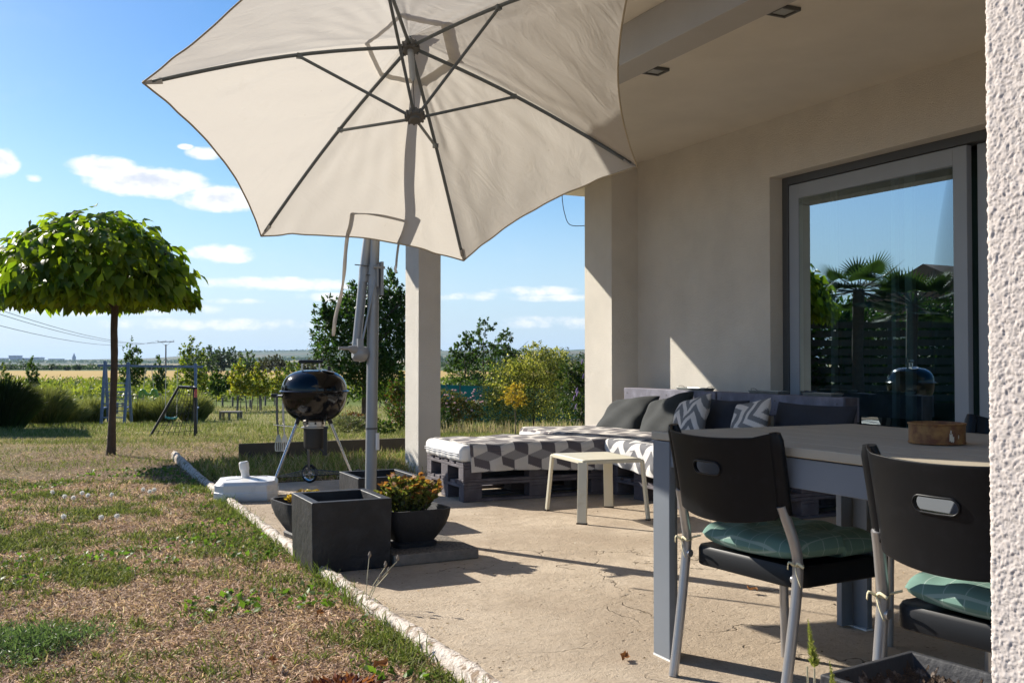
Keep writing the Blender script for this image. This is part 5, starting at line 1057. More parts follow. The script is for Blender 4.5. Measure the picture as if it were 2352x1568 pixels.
# ------------------------------------------------------------------ table, chairs, tin
def table():
    X0, X1, YA, YB, Z = 1.957, 2.90, .75, 2.957, .782
    t = thing('garden_table', 'long grey garden table with slatted beige wood effect top', 'table', ((X0 + X1) / 2, (YA + YB) / 2, 0)); ox, oy = (X0 + X1) / 2, (YA + YB) / 2
    m = mk('slat', (.40, .35, .265), .6, .12, 3, .25, 90, .001, col2=(.31, .26, .18), ramp=(.5, .8)); tt = m.node_tree
    mp = [n for n in tt.nodes if n.type == 'TEX_NOISE']; tcn = N(tt, 'ShaderNodeTexCoord'); mpp = N(tt, 'ShaderNodeMapping'); mpp.inputs['Scale'].default_value = (6, .8, 6); tt.links.new(tcn.outputs['Object'], mpp.inputs[0])
    for n in mp: tt.links.new(mpp.outputs[0], n.inputs['Vector'])
    n = 7; wd = (X1 - X0) / n
    for k in range(n):
        b = MB(); b.box(X0 + k * wd + .0028 - ox, X0 + (k + 1) * wd - .0028 - ox, YA - oy, YB - oy, Z - .028, Z); b.build('slat', m, t, bevel=.003)
    b = MB(); fr = .012
    b.box(X0 + fr - ox, X0 + fr + .028 - ox, YA + .1 - oy, YB - .1 - oy, Z - .118, Z - .032).box(X1 - fr - .028 - ox, X1 - fr - ox, YA + .1 - oy, YB - .1 - oy, Z - .118, Z - .032).box(X0 + .1 - ox, X1 - .1 - ox, YB - fr - .028 - oy, YB - fr - oy, Z - .118, Z - .032).box(X0 + .1 - ox, X1 - .1 - ox, YA + fr - oy, YA + fr + .028 - oy, Z - .118, Z - .032)
    b.build('apron', MT['grey_paint'], t, bevel=.002)
    for sx in (0, 1):
        for sy in (0, 1):
            b = MB(); x = X0 + .006 if sx == 0 else X1 - .006; y = YA + .006 if sy == 0 else YB - .006; dx = 1 if sx == 0 else -1; dy = 1 if sy == 0 else -1
            def bb(xa, xb, ya, yb): b.box(min(xa, xb) - ox, max(xa, xb) - ox, min(ya, yb) - oy, max(ya, yb) - oy, .006, Z - .031)
            bb(x, x + dx * .026, y, y + dy * .10); bb(x + dx * .0265, x + dx * .085, y, y + dy * .028); lg = b.build('leg', MT['grey_paint'], t, bevel=.003)
            b = MB(); b.box(min(x, x + dx * .034) - .001 - ox, max(x, x + dx * .034) + .001 - ox, min(y, y + dy * .102) - oy, max(y, y + dy * .102) - oy, 0, .006); b.build('glide', MT['sticker'], lg)
table()
t = thing('rusty_tin', 'round rusty cake tin standing on the garden table', 'tin', (2.425, 2.13, .783), 0)
m = MB(); m.lathe([(0, .001), (.079, .001), (.081, .003), (.081, .007), (.079, .009), (.079, .056), (.082, .058), (.082, .062), (.078, .063), (.077, .058), (.077, .004), (0, .004)], 64); m.build('body', MT['rust'], t, smooth=35)
m = MB()
for a0, a1, z0, z1 in ((-1.98, -1.86, .012, .034), (-1.95, -1.90, .034, .044), (-1.90, -1.80, .010, .026), (-1.62, -1.575, .020, .030)):
    mm = []
    for k in range(5): q = a0 + (a1 - a0) * k / 4; mm.append([(math.cos(q) * .0795, math.sin(q) * .0795, z0 + .003 * math.sin(k * 2)), (math.cos(q) * .0795, math.sin(q) * .0795, z1 + .003 * math.sin(k * 3 + 1))])
    m.grid(mm)
m.build('bare_patch', MT['rust_bare'], t, smooth=180)

def pillow_seat(parent, matname='cushion_green'):
    n = 60; V = []; F = []
    for side in (1, -1):
        u, v = np.meshgrid(np.linspace(-1, 1, n), np.linspace(-1, 1, n), indexing='ij'); e = np.clip((1 - np.abs(u) ** 9) * (1 - np.abs(v) ** 9), 0, 1) ** .45
        th = .028 * e
        if side > 0:
            th = .040 * e * (1 + .25 * (1 - u * u) * (1 - v * v))
            for (a, b) in ((-.35, -.35), (.35, -.35), (-.35, .35), (.35, .35), (0, 0)): th = th - .018 * np.exp(-((u - a) ** 2 + (v - b) ** 2) / .012)
            th = th + .004 * np.sin(u * 9 + v * 3) * e
        cr2 = .22; uu, vv = u * np.sqrt(1 - cr2 * v * v), v * np.sqrt(1 - cr2 * u * u); u, v = uu * 1.03, vv * 1.03; z = side * th + .029 + .012 * u * u * (v < 0); x = u * .225 * (1 - .04 * (1 - v * v) * np.abs(u) ** 3); y = v * .215 * (1 - .04 * (1 - u * u))
        V.append(np.stack([x, y, z], -1).reshape(-1, 3)); idx = np.arange(n * n).reshape(n, n); f = np.stack([idx[:-1, :-1], idx[:-1, 1:], idx[1:, 1:], idx[1:, :-1]], -1).reshape(-1, 4); f = f[:, ::-1] if side > 0 else f; f = f[:, ::-1]; F.append(f + (0 if side > 0 else n * n))
    o = link('pad', npmesh('pad', np.concatenate(V), np.concatenate(F), smooth=True), MT[matname], parent); return o
def green_mat():
    m = mk('cushion_green', (.13, .235, .195), .9, .08, 12, .3, 500, .001); t = m.node_tree; b = t.nodes['Principled BSDF']; tcn = N(t, 'ShaderNodeTexCoord'); s = N(t, 'ShaderNodeSeparateXYZ'); t.links.new(tcn.outputs['Object'], s.inputs[0])
    ln = None
    for ax in (0, 1):
        q = M_(t, 'ABSOLUTE', M_(t, 'SUBTRACT', M_(t, 'FRACT', M_(t, 'MULTIPLY', s.outputs[ax], 17.)), .5)); q = smooth(t, q, .035, .02); ln = q if ln is None else M_(t, 'MAXIMUM', ln, q)
    c = mixc(t, M_(t, 'MULTIPLY', ln, .6), (.13, .235, .195, 1), (.36, .45, .40, 1)); t.links.new(c, b.inputs['Base Color'])
green_mat()
def make_chair(lab, loc, rz):
    t = thing('chair', lab, 'chair', loc, rz, 'black plastic chairs with aluminium legs')
    # local: +y forward (towards the table), origin on the ground under the seat
    m = MB(); sw, sd, zt, hgt = .232, .215, .425, .062; ring = []
    def rr(a, b, r, z, k=6):
        out = []
        for cx, cy, a0 in ((a - r, b - r, 0), (-a + r, b - r, 90), (-a + r, -b + r, 180), (a - r, -b + r, 270)):
            for i in range(k + 1): q = R(a0 + 90 * i / k); out.append((cx + r * math.cos(q), cy + r * math.sin(q), z))
        return out
    RG = [rr(.20, .185, .04, zt - hgt + .012), rr(sw - .004, sd - .004, .05, zt - hgt), rr(sw, sd, .055, zt - hgt + .004), rr(sw, sd, .055, zt - .010), rr(sw - .006, sd - .006, .05, zt), rr(.17, .16, .04, zt - .004), rr(.05, .05, .02, zt - .008)]
    n = len(RG[0]); m.add([p for r in RG for p in r], [(i * n + k, i * n + (k + 1) % n, (i + 1) * n + (k + 1) % n, (i + 1) * n + k) for i in range(len(RG) - 1) for k in range(n)] + [tuple(range(n - 1, -1, -1)), tuple((len(RG) - 1) * n + k for k in range(n))])
    m.build('seat', MT['black_plastic'], t, smooth=40)
    # legs
    for s in (-1, 1):
        m = MB(); m.tube(cr_spline([(s * .238, -.29, .0), (s * .241, -.262, .16), (s * .244, -.235, .34), (s * .243, -.226, .44), (s * .240, -.236, .50), (s * .232, -.252, .555), (s * .224, -.270, .61)], 5), .0158, 14); lg = m.build('rear_leg', MT['aluminium'], t, smooth=60)
        m = MB(); m.tube([(s * .225, -.225, .395), (s * .244, -.228, .395)], .013, 10); m.build('seat_joint', MT['aluminium'], lg, smooth=60)
        m = MB(); m.tube([(s * .238, -.29, .0), (s * .238, -.289, .008)], .0145, 12); m.build('foot', MT['bark'], lg)
        m = MB(); m.tube([(s * .205, .185, .0), (s * .205, .175, .40)], .0155, 14); lg = m.build('front_leg', MT['aluminium'], t, smooth=60)
        m = MB(); m.tube([(s * .205, .185, .0), (s * .205, .185, .008)], .0145, 12); m.build('foot', MT['bark'], lg)
    # back shell: curved panel with a slot, wrapping forward at the sides
    nu, nv = 56, 30; zb, z1 = .572, .812
    def pt(u, v, off):
        # u -1..1 across, v 0..1 up
        w_ = .226 + .006 * v; x = math.sin(u * 1.12) / math.sin(1.12) * w_ if False else u * w_
        y = -.278 - .045 * (v) ** 1.2 - .052 * (1 - abs(u) ** 2.2) + .022 * max(0, (abs(u) - .80) / .2) ** 1.5
        z = zb + (z1 - zb) * v - .030 * (1 - abs(u) ** 2) * (1 - v) + .012 * max(0, (abs(u) - .78) / .22) * v - .012 * v * (1 - u * u)
        corner = max(0, (abs(u) - .9) / .1) * max(0, .12 - v) / .12; z += .028 * corner
        return Vector((x, y + off * (1 + .8 * max(0, (abs(u) - .8) / .2)), z))
    us = sorted(set([round(-1 + 2 * i / nu, 4) for i in range(nu + 1)])); vs_ = [j / nv for j in range(nv + 1)]
    cu, cv, au, av = 0.0, .63, .25, .072
    def inslot(u, v): 
        du = max(0, abs(u - cu) - (au - .09)) / .09; dv = abs(v - cv) / av; return du * du + dv * dv < 1
    # snap the ring of vertices round the slot onto its outline
    def snap(u, v):
        du = (abs(u - cu) - (au - .09)) / .09; dv = (v - cv) / av
        if du < 0:
            if abs(abs(dv) - 1) < .27: return u, cv + math.copysign(av, dv)
            return u, v
        r = math.hypot(du, dv)
        if abs(r - 1) < .32: return cu + math.copysign(au - .09 + .09 * du / r, u - cu), cv + av * dv / r
        return u, v
    bm = bmesh.new(); G = {}
    for side, off in ((0, 0), (1, .010)):
        for i, u in enumerate(us):
            for j, v in enumerate(vs_): uu, v2 = snap(u, v); G[side, i, j] = bm.verts.new(pt(uu, v2, off))
    cells = {(i, j): not inslot((us[i] + us[i + 1]) / 2, (vs_[j] + vs_[j + 1]) / 2) for i in range(len(us) - 1) for j in range(nv)}
    for (i, j), k in cells.items():
        if not k: continue
        for side in (0, 1):
            q = [G[side, i, j], G[side, i + 1, j], G[side, i + 1, j + 1], G[side, i, j + 1]]; bm.faces.new(q if side == 0 else q[::-1])
        for (di, dj, a, b) in ((-1, 0, (i, j), (i, j + 1)), (1, 0, (i + 1, j), (i + 1, j + 1)), (0, -1, (i, j), (i + 1, j)), (0, 1, (i, j + 1), (i + 1, j + 1))):
            if not cells.get((i + di, j + dj), False):
                try: bm.faces.new([G[0, *a], G[0, *b], G[1, *b], G[1, *a]])
                except ValueError: pass
    bmesh.ops.recalc_face_normals(bm, faces=bm.faces); me = bpy.data.meshes.new('backrest'); bm.to_mesh(me); bm.free()
    for p in me.polygons: p.use_smooth = True
    o = link('backrest', me, MT['black_plastic'], t)
    for e in ():
        pass
    md = o.modifiers.new('b', 'BEVEL'); md.width = .002; md.segments = 2; md.limit_method = 'ANGLE'; md.angle_limit = R(50)
    # side wings holding the tubes, and raised rim round the slot
    for s in (-1, 1):
        m = MB(); rows = []
        for k in range(13):
            v = k / 12; p = pt(s * .97, v, 0); q = .026 if 0 < k < 12 else .019; rows.append((p + Vector((0, .012, -.012 * (1 - v))), q))
        m.tube([r[0] for r in rows], [r[1] for r in rows], 16, flat=.72, up=(1, 0, 0)); m.build('back_wing', MT['black_plastic'], o, smooth=60)
    m = MB(); ring = []
    for k in range(41):
        q = 2 * math.pi * k / 40; c, s_ = math.cos(q), math.sin(q); ring.append(pt(cu + math.copysign(au - .09, c) + .095 * c if abs(c) > 1e-6 else cu, cv + av * 1.05 * s_, -.0015))
    m.tube(ring, .003, 6, cap=False); m.build('slot_rim', MT['black_plastic'], o, smooth=180)
    return t
c1 = make_chair('left one of the two black chairs with their backs to the camera', (2.196, 2.508, 0), R(-85))
def clone(lab, loc, rz):
    c = copy_tree(c1); c['label'] = lab; c.location = loc; c.rotation_euler = (0, 0, rz); return c
clone('black chair on the right, cut off by the near pillar, back to the camera', (2.178, 1.645, 0), R(-84))
clone('black chair on the far side of the table, mostly hidden behind the left near chair', (2.98, 2.47, 0), R(92))
clone('black chair on the far side of the table behind the rusty tin', (3.03, 1.75, 0), R(88))
def seat_cushion(lab, loc, rz, ties=True):
    t = thing('seat_cushion', lab, 'seat cushion', loc, rz, 'green checked seat cushions'); pillow_seat(t)
    for s in (-1, 1):
        m = MB(); m.tube(cr_spline([(s * .205, -.20, .03), (s * .225, -.215, .022), (s * .246, -.236, .014)], 4), .0035, 6, flat=.5)
        e = Vector((s * .250, -.243, .014)); ring = [e + Vector((math.cos(a) * .016 - .007 * s, math.sin(a) * .016 + .016, .001 * math.sin(a * 3))) for a in np.linspace(0, 6.28, 13)]; m.tube(ring, .003, 5, cap=False)
        m.tube(cr_spline([e, e + Vector((.02, -.012, .012)), e + Vector((.045, -.015, .004))], 3), .0045, 5, flat=.35); m.tube(cr_spline([e, e + Vector((.015, -.012, -.02)), e + Vector((.03, -.01, -.055))], 3), .0045, 5, flat=.35)
        m.tube(cr_spline([e, e + Vector((-.012, -.014, .010)), e + Vector((-.022, -.008, -.012))], 3), .004, 5, flat=.4); m.build('tie', MT['cream_tape'], t, smooth=180)
seat_cushion('green checked cushion with cream ties on the left near chair', (2.196, 2.508, .425), R(-85))
seat_cushion('green checked cushion half in sunlight on the right near chair', (2.178, 1.645, .425), R(-84))
seat_cushion('green checked cushion on the chair across the table', (2.98, 2.47, .425), R(92))
seat_cushion('green checked cushion on the far chair behind the rusty tin', (3.03, 1.75, .425), R(88))

# foreground planter boxes at lower right
def trough(cx, cy, a, b, h, lab, soil=True, rz=0):
    o = thing('planter_box', lab, 'planter', (cx, cy, 0), rz, 'near planter boxes by the pillar'); m = MB(); vs = []
    for (p, q, z) in ((a * .82, b * .82, 0), (a * .95, b * .95, h - .03), (a, b, h - .03), (a, b, h), (a - .014, b - .014, h), (a - .03, b - .03, h - .05), (a * .8, b * .8, h - .16)): vs += [(-p, -q, z), (p, -q, z), (p, q, z), (-p, q, z)]
    m.add(vs, [(3, 2, 1, 0)] + [(r * 4 + k, r * 4 + (k + 1) % 4, r * 4 + 4 + (k + 1) % 4, r * 4 + 4 + k) for r in range(6) for k in range(4)] + [(24, 25, 26, 27)]); m.build('shell', MT['anthracite_rough'], o, bevel=.004)
    if soil:
        m = MB(); n = 60; m.grid([[((-1 + 2 * i / n) * (a * .93), (-1 + 2 * j / n) * (b * .93), h - .085 + .022 * float(pn(i * .2, j * .2, 1.3, 2)) + .03 * float(pn(i * .7, j * .7, 2.3, 5)) + .04 * (max(abs(-1 + 2 * i / n), abs(-1 + 2 * j / n)) ** 4)) for j in range(n + 1)] for i in range(n + 1)]); m.build('soil', MT['terracotta_soil'], o, smooth=180)
trough(1.60, 1.395, .15, .175, .40, 'grey planter box with dry brown soil at the bottom right', rz=R(8))
trough(1.05, .62, .16, .21, .52, 'near edge of a second grey planter box in the bottom right corner', soil=False)
# foxtail grass in front
t = thing('foxtail_grass', 'green foxtail grass heads rising in front of the planter box', 'weed', (1.215, 1.33, 0))
for (dx, dy, h, n) in ((0, 0, .50, 1), (.030, -.02, .43, 1), (.02, .04, .49, 0), (-.01, .03, .34, 0)):
    m = MB(); e = Vector((dx, dy, h)); m.tube(cr_spline([(0, 0, .0), (dx * .5, dy * .5, h * .6), e], 4), .0017, 5); m.build('stem', MT['cream_tape'], t)
    if n:
        k = 420; s = rng.random(k) ** .9; c = np.array(e)[None] + np.stack([-.014 * s, 0 * s, s * .085], 1); d = unit(np.stack([rng.normal(size=k), rng.normal(size=k), np.full(k, 1.3)], 1))
        link('seed_spike', leaf_mesh('spike', c, d, rv(k), .014 * (1.15 - s), .12, shade_cols(k, (.26, .30, .06), (.42, .42, .12), .1)), MT['grass_tint'], t)

# ------------------------------------------------------------------ swing set, goal, garden table, pallets in the meadow
def swing():
    b = P(345, 34); b.z = float(terr(b.x, b.y)); t = thing('swing_set', 'blue painted wooden swing set with a ladder tower', 'swing set', b, -YAW); s = 1 / PX(34)
    X = lambda px: (px - 345) * s
    z0 = float(b.z); Z = lambda py: EYE - (py - 828) * s - z0
    def beam(p, q, w_, name): m = MB(); m.tube([p, q], w_ * .7, 4); return m.build(name, MT['blue_wood'], t)
    beam((X(225), 0, Z(839)), (X(466), 0, Z(842)), .075, 'top_beam')
    beam((X(243), -.05, Z(829)), (X(243), -.35, -.05), .08, 'post'); beam((X(241), .05, Z(832)), (X(229), .8, -.05), .08, 'post')
    beam((X(297), -.05, Z(832)), (X(295), -.35, -.05), .08, 'post'); beam((X(293), .05, Z(834)), (X(283), .8, -.05), .08, 'post')
    beam((X(450), -.05, Z(834)), (X(459), -.35, -.05), .08, 'post'); beam((X(449), .05, Z(836)), (X(432), .8, -.05), .08, 'post')
    for k, py in enumerate((880, 899, 926, 957)): beam((X(243), -.12 - .07 * k, Z(py)), (X(296), -.12 - .07 * k, Z(py)), .04, 'rung')
    for k, py in enumerate((889, 908, 917, 934, 945)): beam((X(238), .2 + .1 * k, Z(py)), (X(288), .2 + .1 * k, Z(py)), .03, 'rung')
    for px in (233, 284, 447): beam((X(px) - .0, .45, Z(936)), (X(px + 12), -.3, Z(937)), .05, 'side_brace')
    def rp(a, c): m = MB(); m.tube([a, c], .012, 5); m.build('rope', MT['rope'], t)
    rp((X(336), 0, Z(841)), (X(330), 0, Z(893))); rp((X(348), 0, Z(841)), (X(354), 0, Z(893)))
    m = MB(); m.tube(cr_spline([(X(321), 0, Z(912)), (X(325), 0, Z(898)), (X(331), 0, Z(897)), (X(337), 0, Z(905)), (X(348), 0, Z(905)), (X(352), 0, Z(896)), (X(358), 0, Z(898)), (X(362), 0, Z(911))], 4), .055, 8)
    for px in (325, 358): m.tube([(X(px) + math.cos(a) * .07, 0, Z(908) + math.sin(a) * .06) for a in np.linspace(0, 6.28, 12)], .02, 6, cap=False)
    m.build('glider_seat', MT['green_plastic'], t, smooth=180)
    rp((X(381), 0, Z(841)), (X(381), 0, Z(957))); rp((X(408), 0, Z(841)), (X(407), 0, Z(957)))
    m = MB(); m.tube(cr_spline([(X(381), 0, Z(957)), (X(388), 0, Z(960)), (X(400), 0, Z(960)), (X(407), 0, Z(957))], 4), .04, 6); m.build('swing_seat', MT['teal_plastic'], t, smooth=180)
swing()
def goal():
    b = P(408, 17); t = thing('football_goal', 'small black football goal with a sagging net and a red taped corner', 'goal', b, -YAW); s = 1 / PX(17); z0 = float(b.z); X = lambda px: (px - 408) * s; Z = lambda py: EYE - (py - 828) * s - z0
    def bar(p, q, w_=.022, n='bar', mat='black_matte'): m = MB(); m.tube([p, q], w_, 8); m.build(n, MT[mat], t, smooth=60)
    bar((X(355), -.2, 0), (X(411), .0, Z(888))); bar((X(411), 0, Z(888)), (X(424), .5, Z(890))); bar((X(411), 0, Z(888)), (X(453), -.05, Z(891))); bar((X(424), .5, Z(890)), (X(427), .6, 0)); bar((X(453), -.05, Z(891)), (X(453), -.1, 0)); bar((X(424), .5, Z(890)), (X(453), -.05, Z(891)))
    bar((X(453), -.055, Z(893)), (X(453), -.065, Z(912)), .024, 'tape', 'red_tape'); bar((X(411), 0, Z(886.5)), (X(438), -.03, Z(888)), .012, 'tape', 'sticker')
    m = MB(); A_, B_, C_, D_ = Vector((X(411), 0, Z(888))), Vector((X(453), -.05, Z(891))), Vector((X(355), -.2, 0)), Vector((X(453), -.1, 0))
    for k in range(9):
        u = k / 8; m.tube([A_.lerp(B_, u), A_.lerp(B_, u).lerp(C_.lerp(D_, u), .5) + Vector((0, .05, -.03)), C_.lerp(D_, u)], .005, 4)
        v = k / 8; m.tube([A_.lerp(C_, v), A_.lerp(C_, v).lerp(B_.lerp(D_, v), .5) + Vector((0, .05, -.03)), B_.lerp(D_, v)], .005, 4)
    m.build('net', MT['black_matte'], t)
goal()
t = thing('low_wooden_table', 'low weathered pallet table standing in the meadow', 'table', P(531, 38), -YAW); s = 1 / PX(38)
m = MB(); m.box(-.38, .38, -.25, .25, .26, .31); m.build('top', MT['weathered_wood'], t)
for x, y in ((-.34, -.2), (.34, -.2), (-.34, .2), (.34, .2), (0, -.2)): m = MB(); m.box(x - .04, x + .04, y - .04, y + .04, -.05, .26); m.build('leg', MT['weathered_wood'], t)

# green mesh fence beyond the roses
t = thing('mesh_fence', 'green shade mesh fence behind the rose bush', 'fence', P(1100, 36), -YAW); m = MB()
rows = [[(x, .35 * x * .3 + .03 * math.sin(x * 3), z) for z in (-.1, .35, .75, 1.05 - (x + 2) * .035)] for x in np.linspace(-2.3, 4.5, 40)]; m.grid([[(a, b_, c * 1.32) for a, b_, c in r] for r in rows]); m.build('mesh', MT['mesh_green'], t, smooth=180, solid=.01)
for x in (-2.2, -.68, .85, 2.3, 3.8): m = MB(); m.tube([(x, .105 * x - .04, -.2), (x, .105 * x - .04, 1.45 - (x + 2) * .045)], .03, 6); m.build('post', MT['hub_dark'], t)

# power poles and wires
def ppole(px, f, top_py, arm, lab, yaw=0.):
    b = P(px, f); s = 1 / PX(f); h = EYE - (top_py - 828) * s - b.z; t = thing('power_pole', lab, 'power pole', b, -YAW + yaw, 'wooden power poles in the fields')
    m = MB(); m.tube([(0, 0, -.3), (0, 0, h - arm * .18)], [.17, .12], 8); m.build('mast', MT['concrete_pole'], t, smooth=60)
    m = MB(); m.box(-arm / 2, arm / 2, -.06, .06, h - .13, h); m.tube([(0, 0, h - arm * .3), (-arm * .3, 0, h - .1)], .03, 4).tube([(0, 0, h - arm * .3), (arm * .3, 0, h - .1)], .03, 4); m.build('cross_arm', MT['concrete_pole'], t)
    for x in (-arm / 2 + .06, 0, arm / 2 - .06): m = MB(); m.tube([(x, 0, h), (x, 0, h + arm * .075)], .05, 6); m.build('insulator', MT['concrete_pole'], t)
    return b + Vector((0, 0, h))
tp = ppole(381, 200, 784, 3.3, 'nearest power pole with a cross arm rising above the swing set')
ppole(552, 420, 824, 6.5, 'distant power pole among the trees right of the swing set'); ppole(660, 300, 841, 3.2, 'small power pole in the pale field left of the grill')
for i, (dx, zz, lab) in enumerate(((-1.5, 0, 'lowest power line running from the pole to the upper left'), (0, .25, 'middle power line running from the pole to the upper left'), (1.5, .12, 'rightmost power line running from the pole to the upper left'))):
    a = tp + Vector((dx * math.cos(YAW), -dx * math.sin(YAW), .2)); e = P(-420 + dx * 20, 46); e.z = 6.1 + (0 if i else -.75) + .1 * i; pts = []
    for k in range(25): u = k / 24; p = a.lerp(e, u); p.z -= 4 * u * (1 - u) * (2.1); pts.append(p)
    m = MB(); m.tube(pts, .022, 5); m.v = [tuple(v) for v in m.v]; tag(m.build('power_line', MT['wire'], None), lab, 'power line', 'power lines across the left sky')

# ------------------------------------------------------------------ middle distance trees (individual round trees and long woods)
def blob_tree(px, f, h, wd, lab, cols, n=900, leaf=None, group='trees beyond the golden field'):
    b = P(px, f); lf = leaf or max(.3, h * .085)
    return tree('distant_tree', lab, 'tree', b, h, h * .5, h * .03, [(0, 0, h * .52, wd * .5, wd * .5, h * .46, 5), (wd * .2, 0, h * .42, wd * .35, wd * .35, h * .35, 2), (-wd * .22, 0, h * .4, wd * .33, wd * .3, h * .32, 2)], n, lf, cols, group, limbs=2, W=.45, seed=int(px))
FG = [(.030, .050, .022), (.042, .068, .026), (.055, .082, .03)]; FB = [(.045, .045, .022), (.06, .06, .026)]
for px, f, hp, wp, lab, cs in [(55, 330, 26, 42, 'broad dark distant tree left of the near tree trunk', FG), (20, 330, 18, 34, 'distant tree at the far left edge', FG), (120, 300, 17, 24, 'round distant tree behind the vineyard posts', FG), (178, 310, 14, 18, 'small round distant tree nearest the near tree trunk', FG), (155, 320, 9, 16, 'low distant bush left of the small round tree', FG),
                              (208, 420, 16, 18, 'grey green distant tree right of the near trunk', FG), (85, 360, 15, 40, 'wide low distant tree group behind the thin young tree', FG), (348, 330, 12, 22, 'distant bush seen through the swings', FG),
                              (480, 215, 62, 46, 'tall poplar like tree at the left of the far wood', FG), (508, 210, 64, 40, 'tallest poplar like tree in the far wood', FG), (540, 220, 58, 44, 'tall poplar like tree in the middle of the far wood', FG), (450, 225, 52, 40, 'rounded tree at the left end of the far wood', FG), (572, 205, 50, 32, 'pale green tree at the right end of the far wood', MG), (475, 190, 46, 40, 'rounded tree in front of the far wood', FG), (430, 200, 30, 36, 'low tree beside the right swing post', FG),
                              (604, 180, 38, 36, 'dark olive tree right of the far wood', FB), (633, 175, 48, 40, 'largest dark olive tree left of the grill', FB), (655, 178, 34, 30, 'low dark olive tree beside the grill', FB), (725, 175, 42, 40, 'dark olive tree left of the fruit tree', FB), (700, 172, 34, 40, 'dark tree behind the grill lid', FB), (590, 170, 28, 30, 'low olive bush beside the staked trees', FB), (648, 900, 15, 24, 'round lone tree in the far pale field', FG), (550, 165, 30, 34, 'green bush behind the yellow staked tree', MG)]:
    s = 1 / PX(f); b = P(px, f); base_py = 828 + (EYE - b.z) / s; top = 828 - (hp - 22 if hp > 22 else 0)
    blob_tree(px, f, hp * s, wp * s, lab, cs, 1000 if f < 450 else 500)
def wood(px0, px1, f, hp, lab, cols, n=5000, name='wood'):
    s = 1 / PX(f); t = rng.random(n); px = px0 + (px1 - px0) * t; prof_ = .6 + .4 * np.abs(np.sin(px * .11 + f)) * (.6 + .4 * np.sin(px * .37)); r = (px - 1176) / 2280 * f; ff = f + rng.random(n) * f * .05
    x = ff * math.sin(YAW) + r * math.cos(YAW); y = ff * math.cos(YAW) - r * math.sin(YAW); z = terr(x, y) + rng.random(n) ** .7 * hp * s * prof_
    o = link(name, leaf_mesh(name, np.stack([x, y, z], 1), rv(n), rv(n) + np.array([0, 0, 1.]), rng.uniform(2.2, 4.5, n) * s, .5, shade_cols(n, cols[0], cols[-1], .15)), MT['leaf_tint']); tag(o, lab, 'wood', kind='stuff')
wood(-60, 430, 380, 11, 'hedgerow of distant bushes across the left fields', FG, 9000, 'hedgerow'); wood(560, 760, 900, 7, 'dark hedgerow in the far pale fields', FG, 3500, 'hedgerow'); wood(380, 1010, 2200, 8, 'far wooded strip below the hill', FG, 7000); wood(-80, 420, 2500, 6, 'far blue wooded strip on the left horizon', FG, 4500)
wood(1000, 1350, 1500, 20, 'blue green wood on the ridge between the columns', FG, 7000); wood(1000, 1360, 500, 10, 'hedge in the fields between the columns', FG, 4500, 'hedgerow'); wood(520, 1010, 3900, 3, 'tree line along the hill crest', FG, 2500, 'hedgerow')
# far buildings
for i, (px, w_, h_, mat, lab) in enumerate([(12, 26, 4, 'far_wall_white', 'long low white hall at the left horizon'), (50, 38, 4, 'far_wall', 'wide low industrial hall left of the block'), (36, 20, 10, 'far_wall', 'grey blue industrial block on the left horizon'), (88, 18, 6, 'far_wall', 'small grey hall right of the industrial block'), (130, 26, 3, 'far_wall_white', 'far pale row of sheds')]):
    f = 2900 - i * 20; s = 1 / PX(f); b = P(px, f); t = thing('industrial_building', lab, 'building', b, -YAW, 'industrial buildings on the left horizon'); m = MB(); m.box(-w_ * s / 2, w_ * s / 2, -15, 15, -15, h_ * s + 3); m.build('wall', MT[mat], t)
    m = MB(); m.box(-w_ * s / 2 - 1, w_ * s / 2 + 1, -16, 16, h_ * s + 3, h_ * s + 4); m.build('roof', MT['far_wall'], t)
b = P(170, 2850); t = thing('church_tower', 'tiny distant church spire on the left horizon', 'church', b); m = MB(); m.box(-5, 5, -5, 5, -15, 10); m.build('wall', MT['far_wall'], t); m = MB(); m.lathe([(6, 10), (0.3, 24)], 8); m.build('spire', MT['far_wall'], t)

# ------------------------------------------------------------------ neighbours left of the frame (the door reflects them), and an unseen shed added for the lawn shade
t = thing('neighbour_house', 'neighbouring house with a brown tiled roof, mirrored in the glass door', 'house', (-30, 27, -.4)); m = MB(); m.box(-6, 6, -5, 5, -.6, 3.0); m.build('wall', MT['stucco'], t)
m = MB(); m.add([(-6.5, -5.5, 2.95), (6.5, -5.5, 2.95), (6.5, 5.5, 2.95), (-6.5, 5.5, 2.95), (-6.5, 0, 5.4), (6.5, 0, 5.4)], [(0, 1, 5, 4), (2, 3, 4, 5), (1, 2, 5), (3, 0, 4), (3, 2, 1, 0)]); m.build('roof', MT['roof_tile'], t)
for x in (-3, 0, 3): m = MB(); m.box(x - .5, x + .5, -5.04, -4.98, 1, 2.2); f_ = m.build('window', MT['frame_dark'], t)
t = thing('shade_caster_shed', 'unseen dark shed added left of the lawn to throw the broad shade', 'shed', (-3.4, 26.2, -.6)); m = MB(); m.box(-2.6, 2.3, -5.7, 5.7, -.5, 2.65); m.build('wall', MT['board'], t); m = MB(); m.box(-2.65, 2.35, -5.8, 5.8, 2.65, 2.75); m.build('roof', MT['frame_dark'], t)  # added out of view, sized and placed only to shade the far left lawn
m = MB(); m.box(-1, 0, -5.74, -5.69, .0, 2.1); m.build('door', MT['weathered_wood'], t)
t = thing('slat_fence', 'horizontal slat fence between hedge and neighbour, mirrored in the glass door', 'fence', (-8.5, 13.5, 0), R(40)); m = MB()
for k in range(9): m = MB(); m.box(-5, 5, -.015, .015, .15 + k * .2, .29 + k * .2); m.build('slat', MT['board'], t)
for x in (-5, -2.5, 0, 2.5, 5): m = MB(); m.box(x - .05, x + .05, .02, .1, -.2, 2.0); m.build('post', MT['frame_dark'], t)
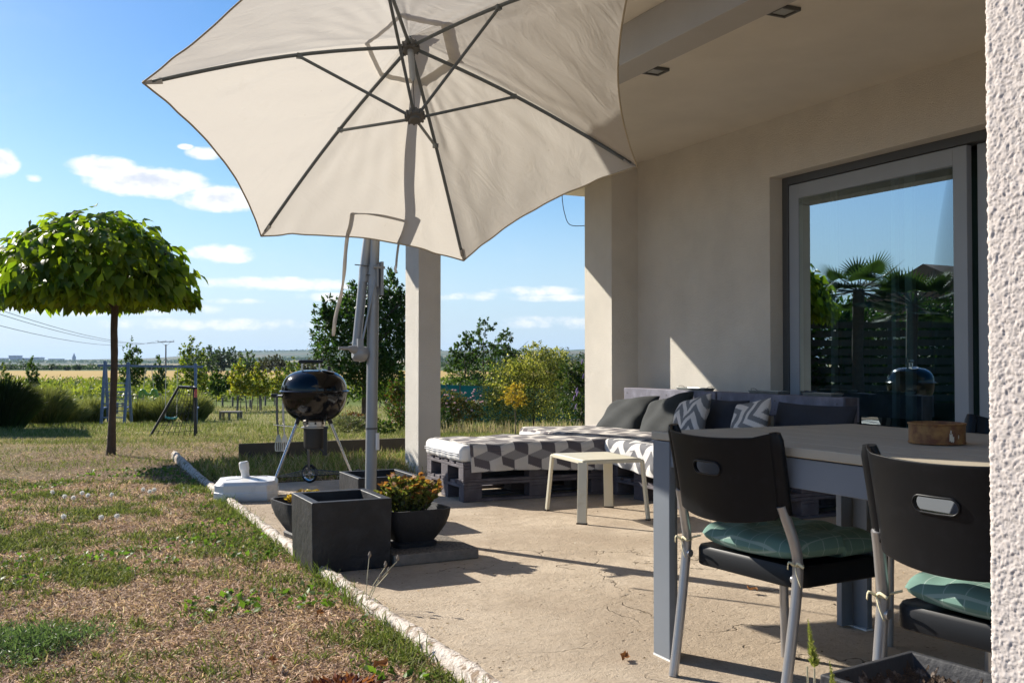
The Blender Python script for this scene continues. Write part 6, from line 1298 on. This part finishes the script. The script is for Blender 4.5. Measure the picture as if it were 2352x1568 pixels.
tree('hedge', 'dense dark garden hedge mirrored in the glass door', 'hedge', (-7.4, 16.0, -.2), 2.6, 0, 0, [(-2, 0, 1.2, 2, .7, 1.5, 4), (1, .5, 1.2, 2, .7, 1.5, 4), (-4.2, -.6, 1.1, 1.6, .7, 1.4, 3)], 20000, .16, DG, seed=60)
def palm(x, y, h, lab):
    t = thing('palm_tree', lab, 'palm tree', (x, y, -.1), 0, 'palms mirrored in the glass door'); m = MB(); m.tube([(0, 0, -.1), (.05, 0, h * .5), (0, 0, h)], [.13, .11, .12], 10); m.build('trunk', MT['bark'], t, smooth=60)
    C = []; D = []; Nn = []; L = []
    for k in range(26):
        a = k * 2.4; up = random.uniform(-.5, 1.0); d = Vector((math.cos(a), math.sin(a), up)).normalized(); c = Vector((0, 0, h)) + d * .55; side = d.cross(Vector((0, 0, 1))).normalized()
        m = MB(); m.tube([(0, 0, h), c], .012, 5); m.build('frond_stalk', MT['bark_grey'], t)
        for j in range(21):
            q = (j - 10) / 10 * 1.5; C.append(c); D.append(d * math.cos(q) + side * math.sin(q) + Vector((0, 0, -.12 * abs(q)))); Nn.append(d.cross(side)); L.append(.58 * (1 - .15 * abs(q)))
    link('crown', leaf_mesh('crown', np.array(C), np.array(D), np.array(Nn), np.array(L), .05, shade_cols(len(C), (.03, .05, .015), (.05, .075, .02), .1)), MT['leaf_tint'], t)
palm(-4.6, 14.3, 2.55, 'taller fan palm mirrored in the middle of the glass door'); palm(-5.9, 14.0, 2.3, 'fan palm mirrored beside the taller one'); palm(-3.4, 15.0, 2.15, 'fan palm mirrored at the left side of the glass door')

# ------------------------------------------------------------------ air
m = MB(); m.box(-10500, 10500, -10500, 10500, -30, 95); hz = m.build('haze', None, None)
hm = bpy.data.materials.new('haze'); hm.use_nodes = True; t = hm.node_tree; t.nodes.remove(t.nodes['Principled BSDF'])
pv = N(t, 'ShaderNodeVolumePrincipled'); pv.inputs['Color'].default_value = (.55, .75, 1, 1); pv.inputs['Density'].default_value = .00007; pv.inputs['Anisotropy'].default_value = .2
t.links.new(pv.outputs[0], t.nodes['Material Output'].inputs['Volume']); hz.data.materials.append(hm); tag(hz, 'thin pale summer haze over the far fields', 'haze', kind='stuff')
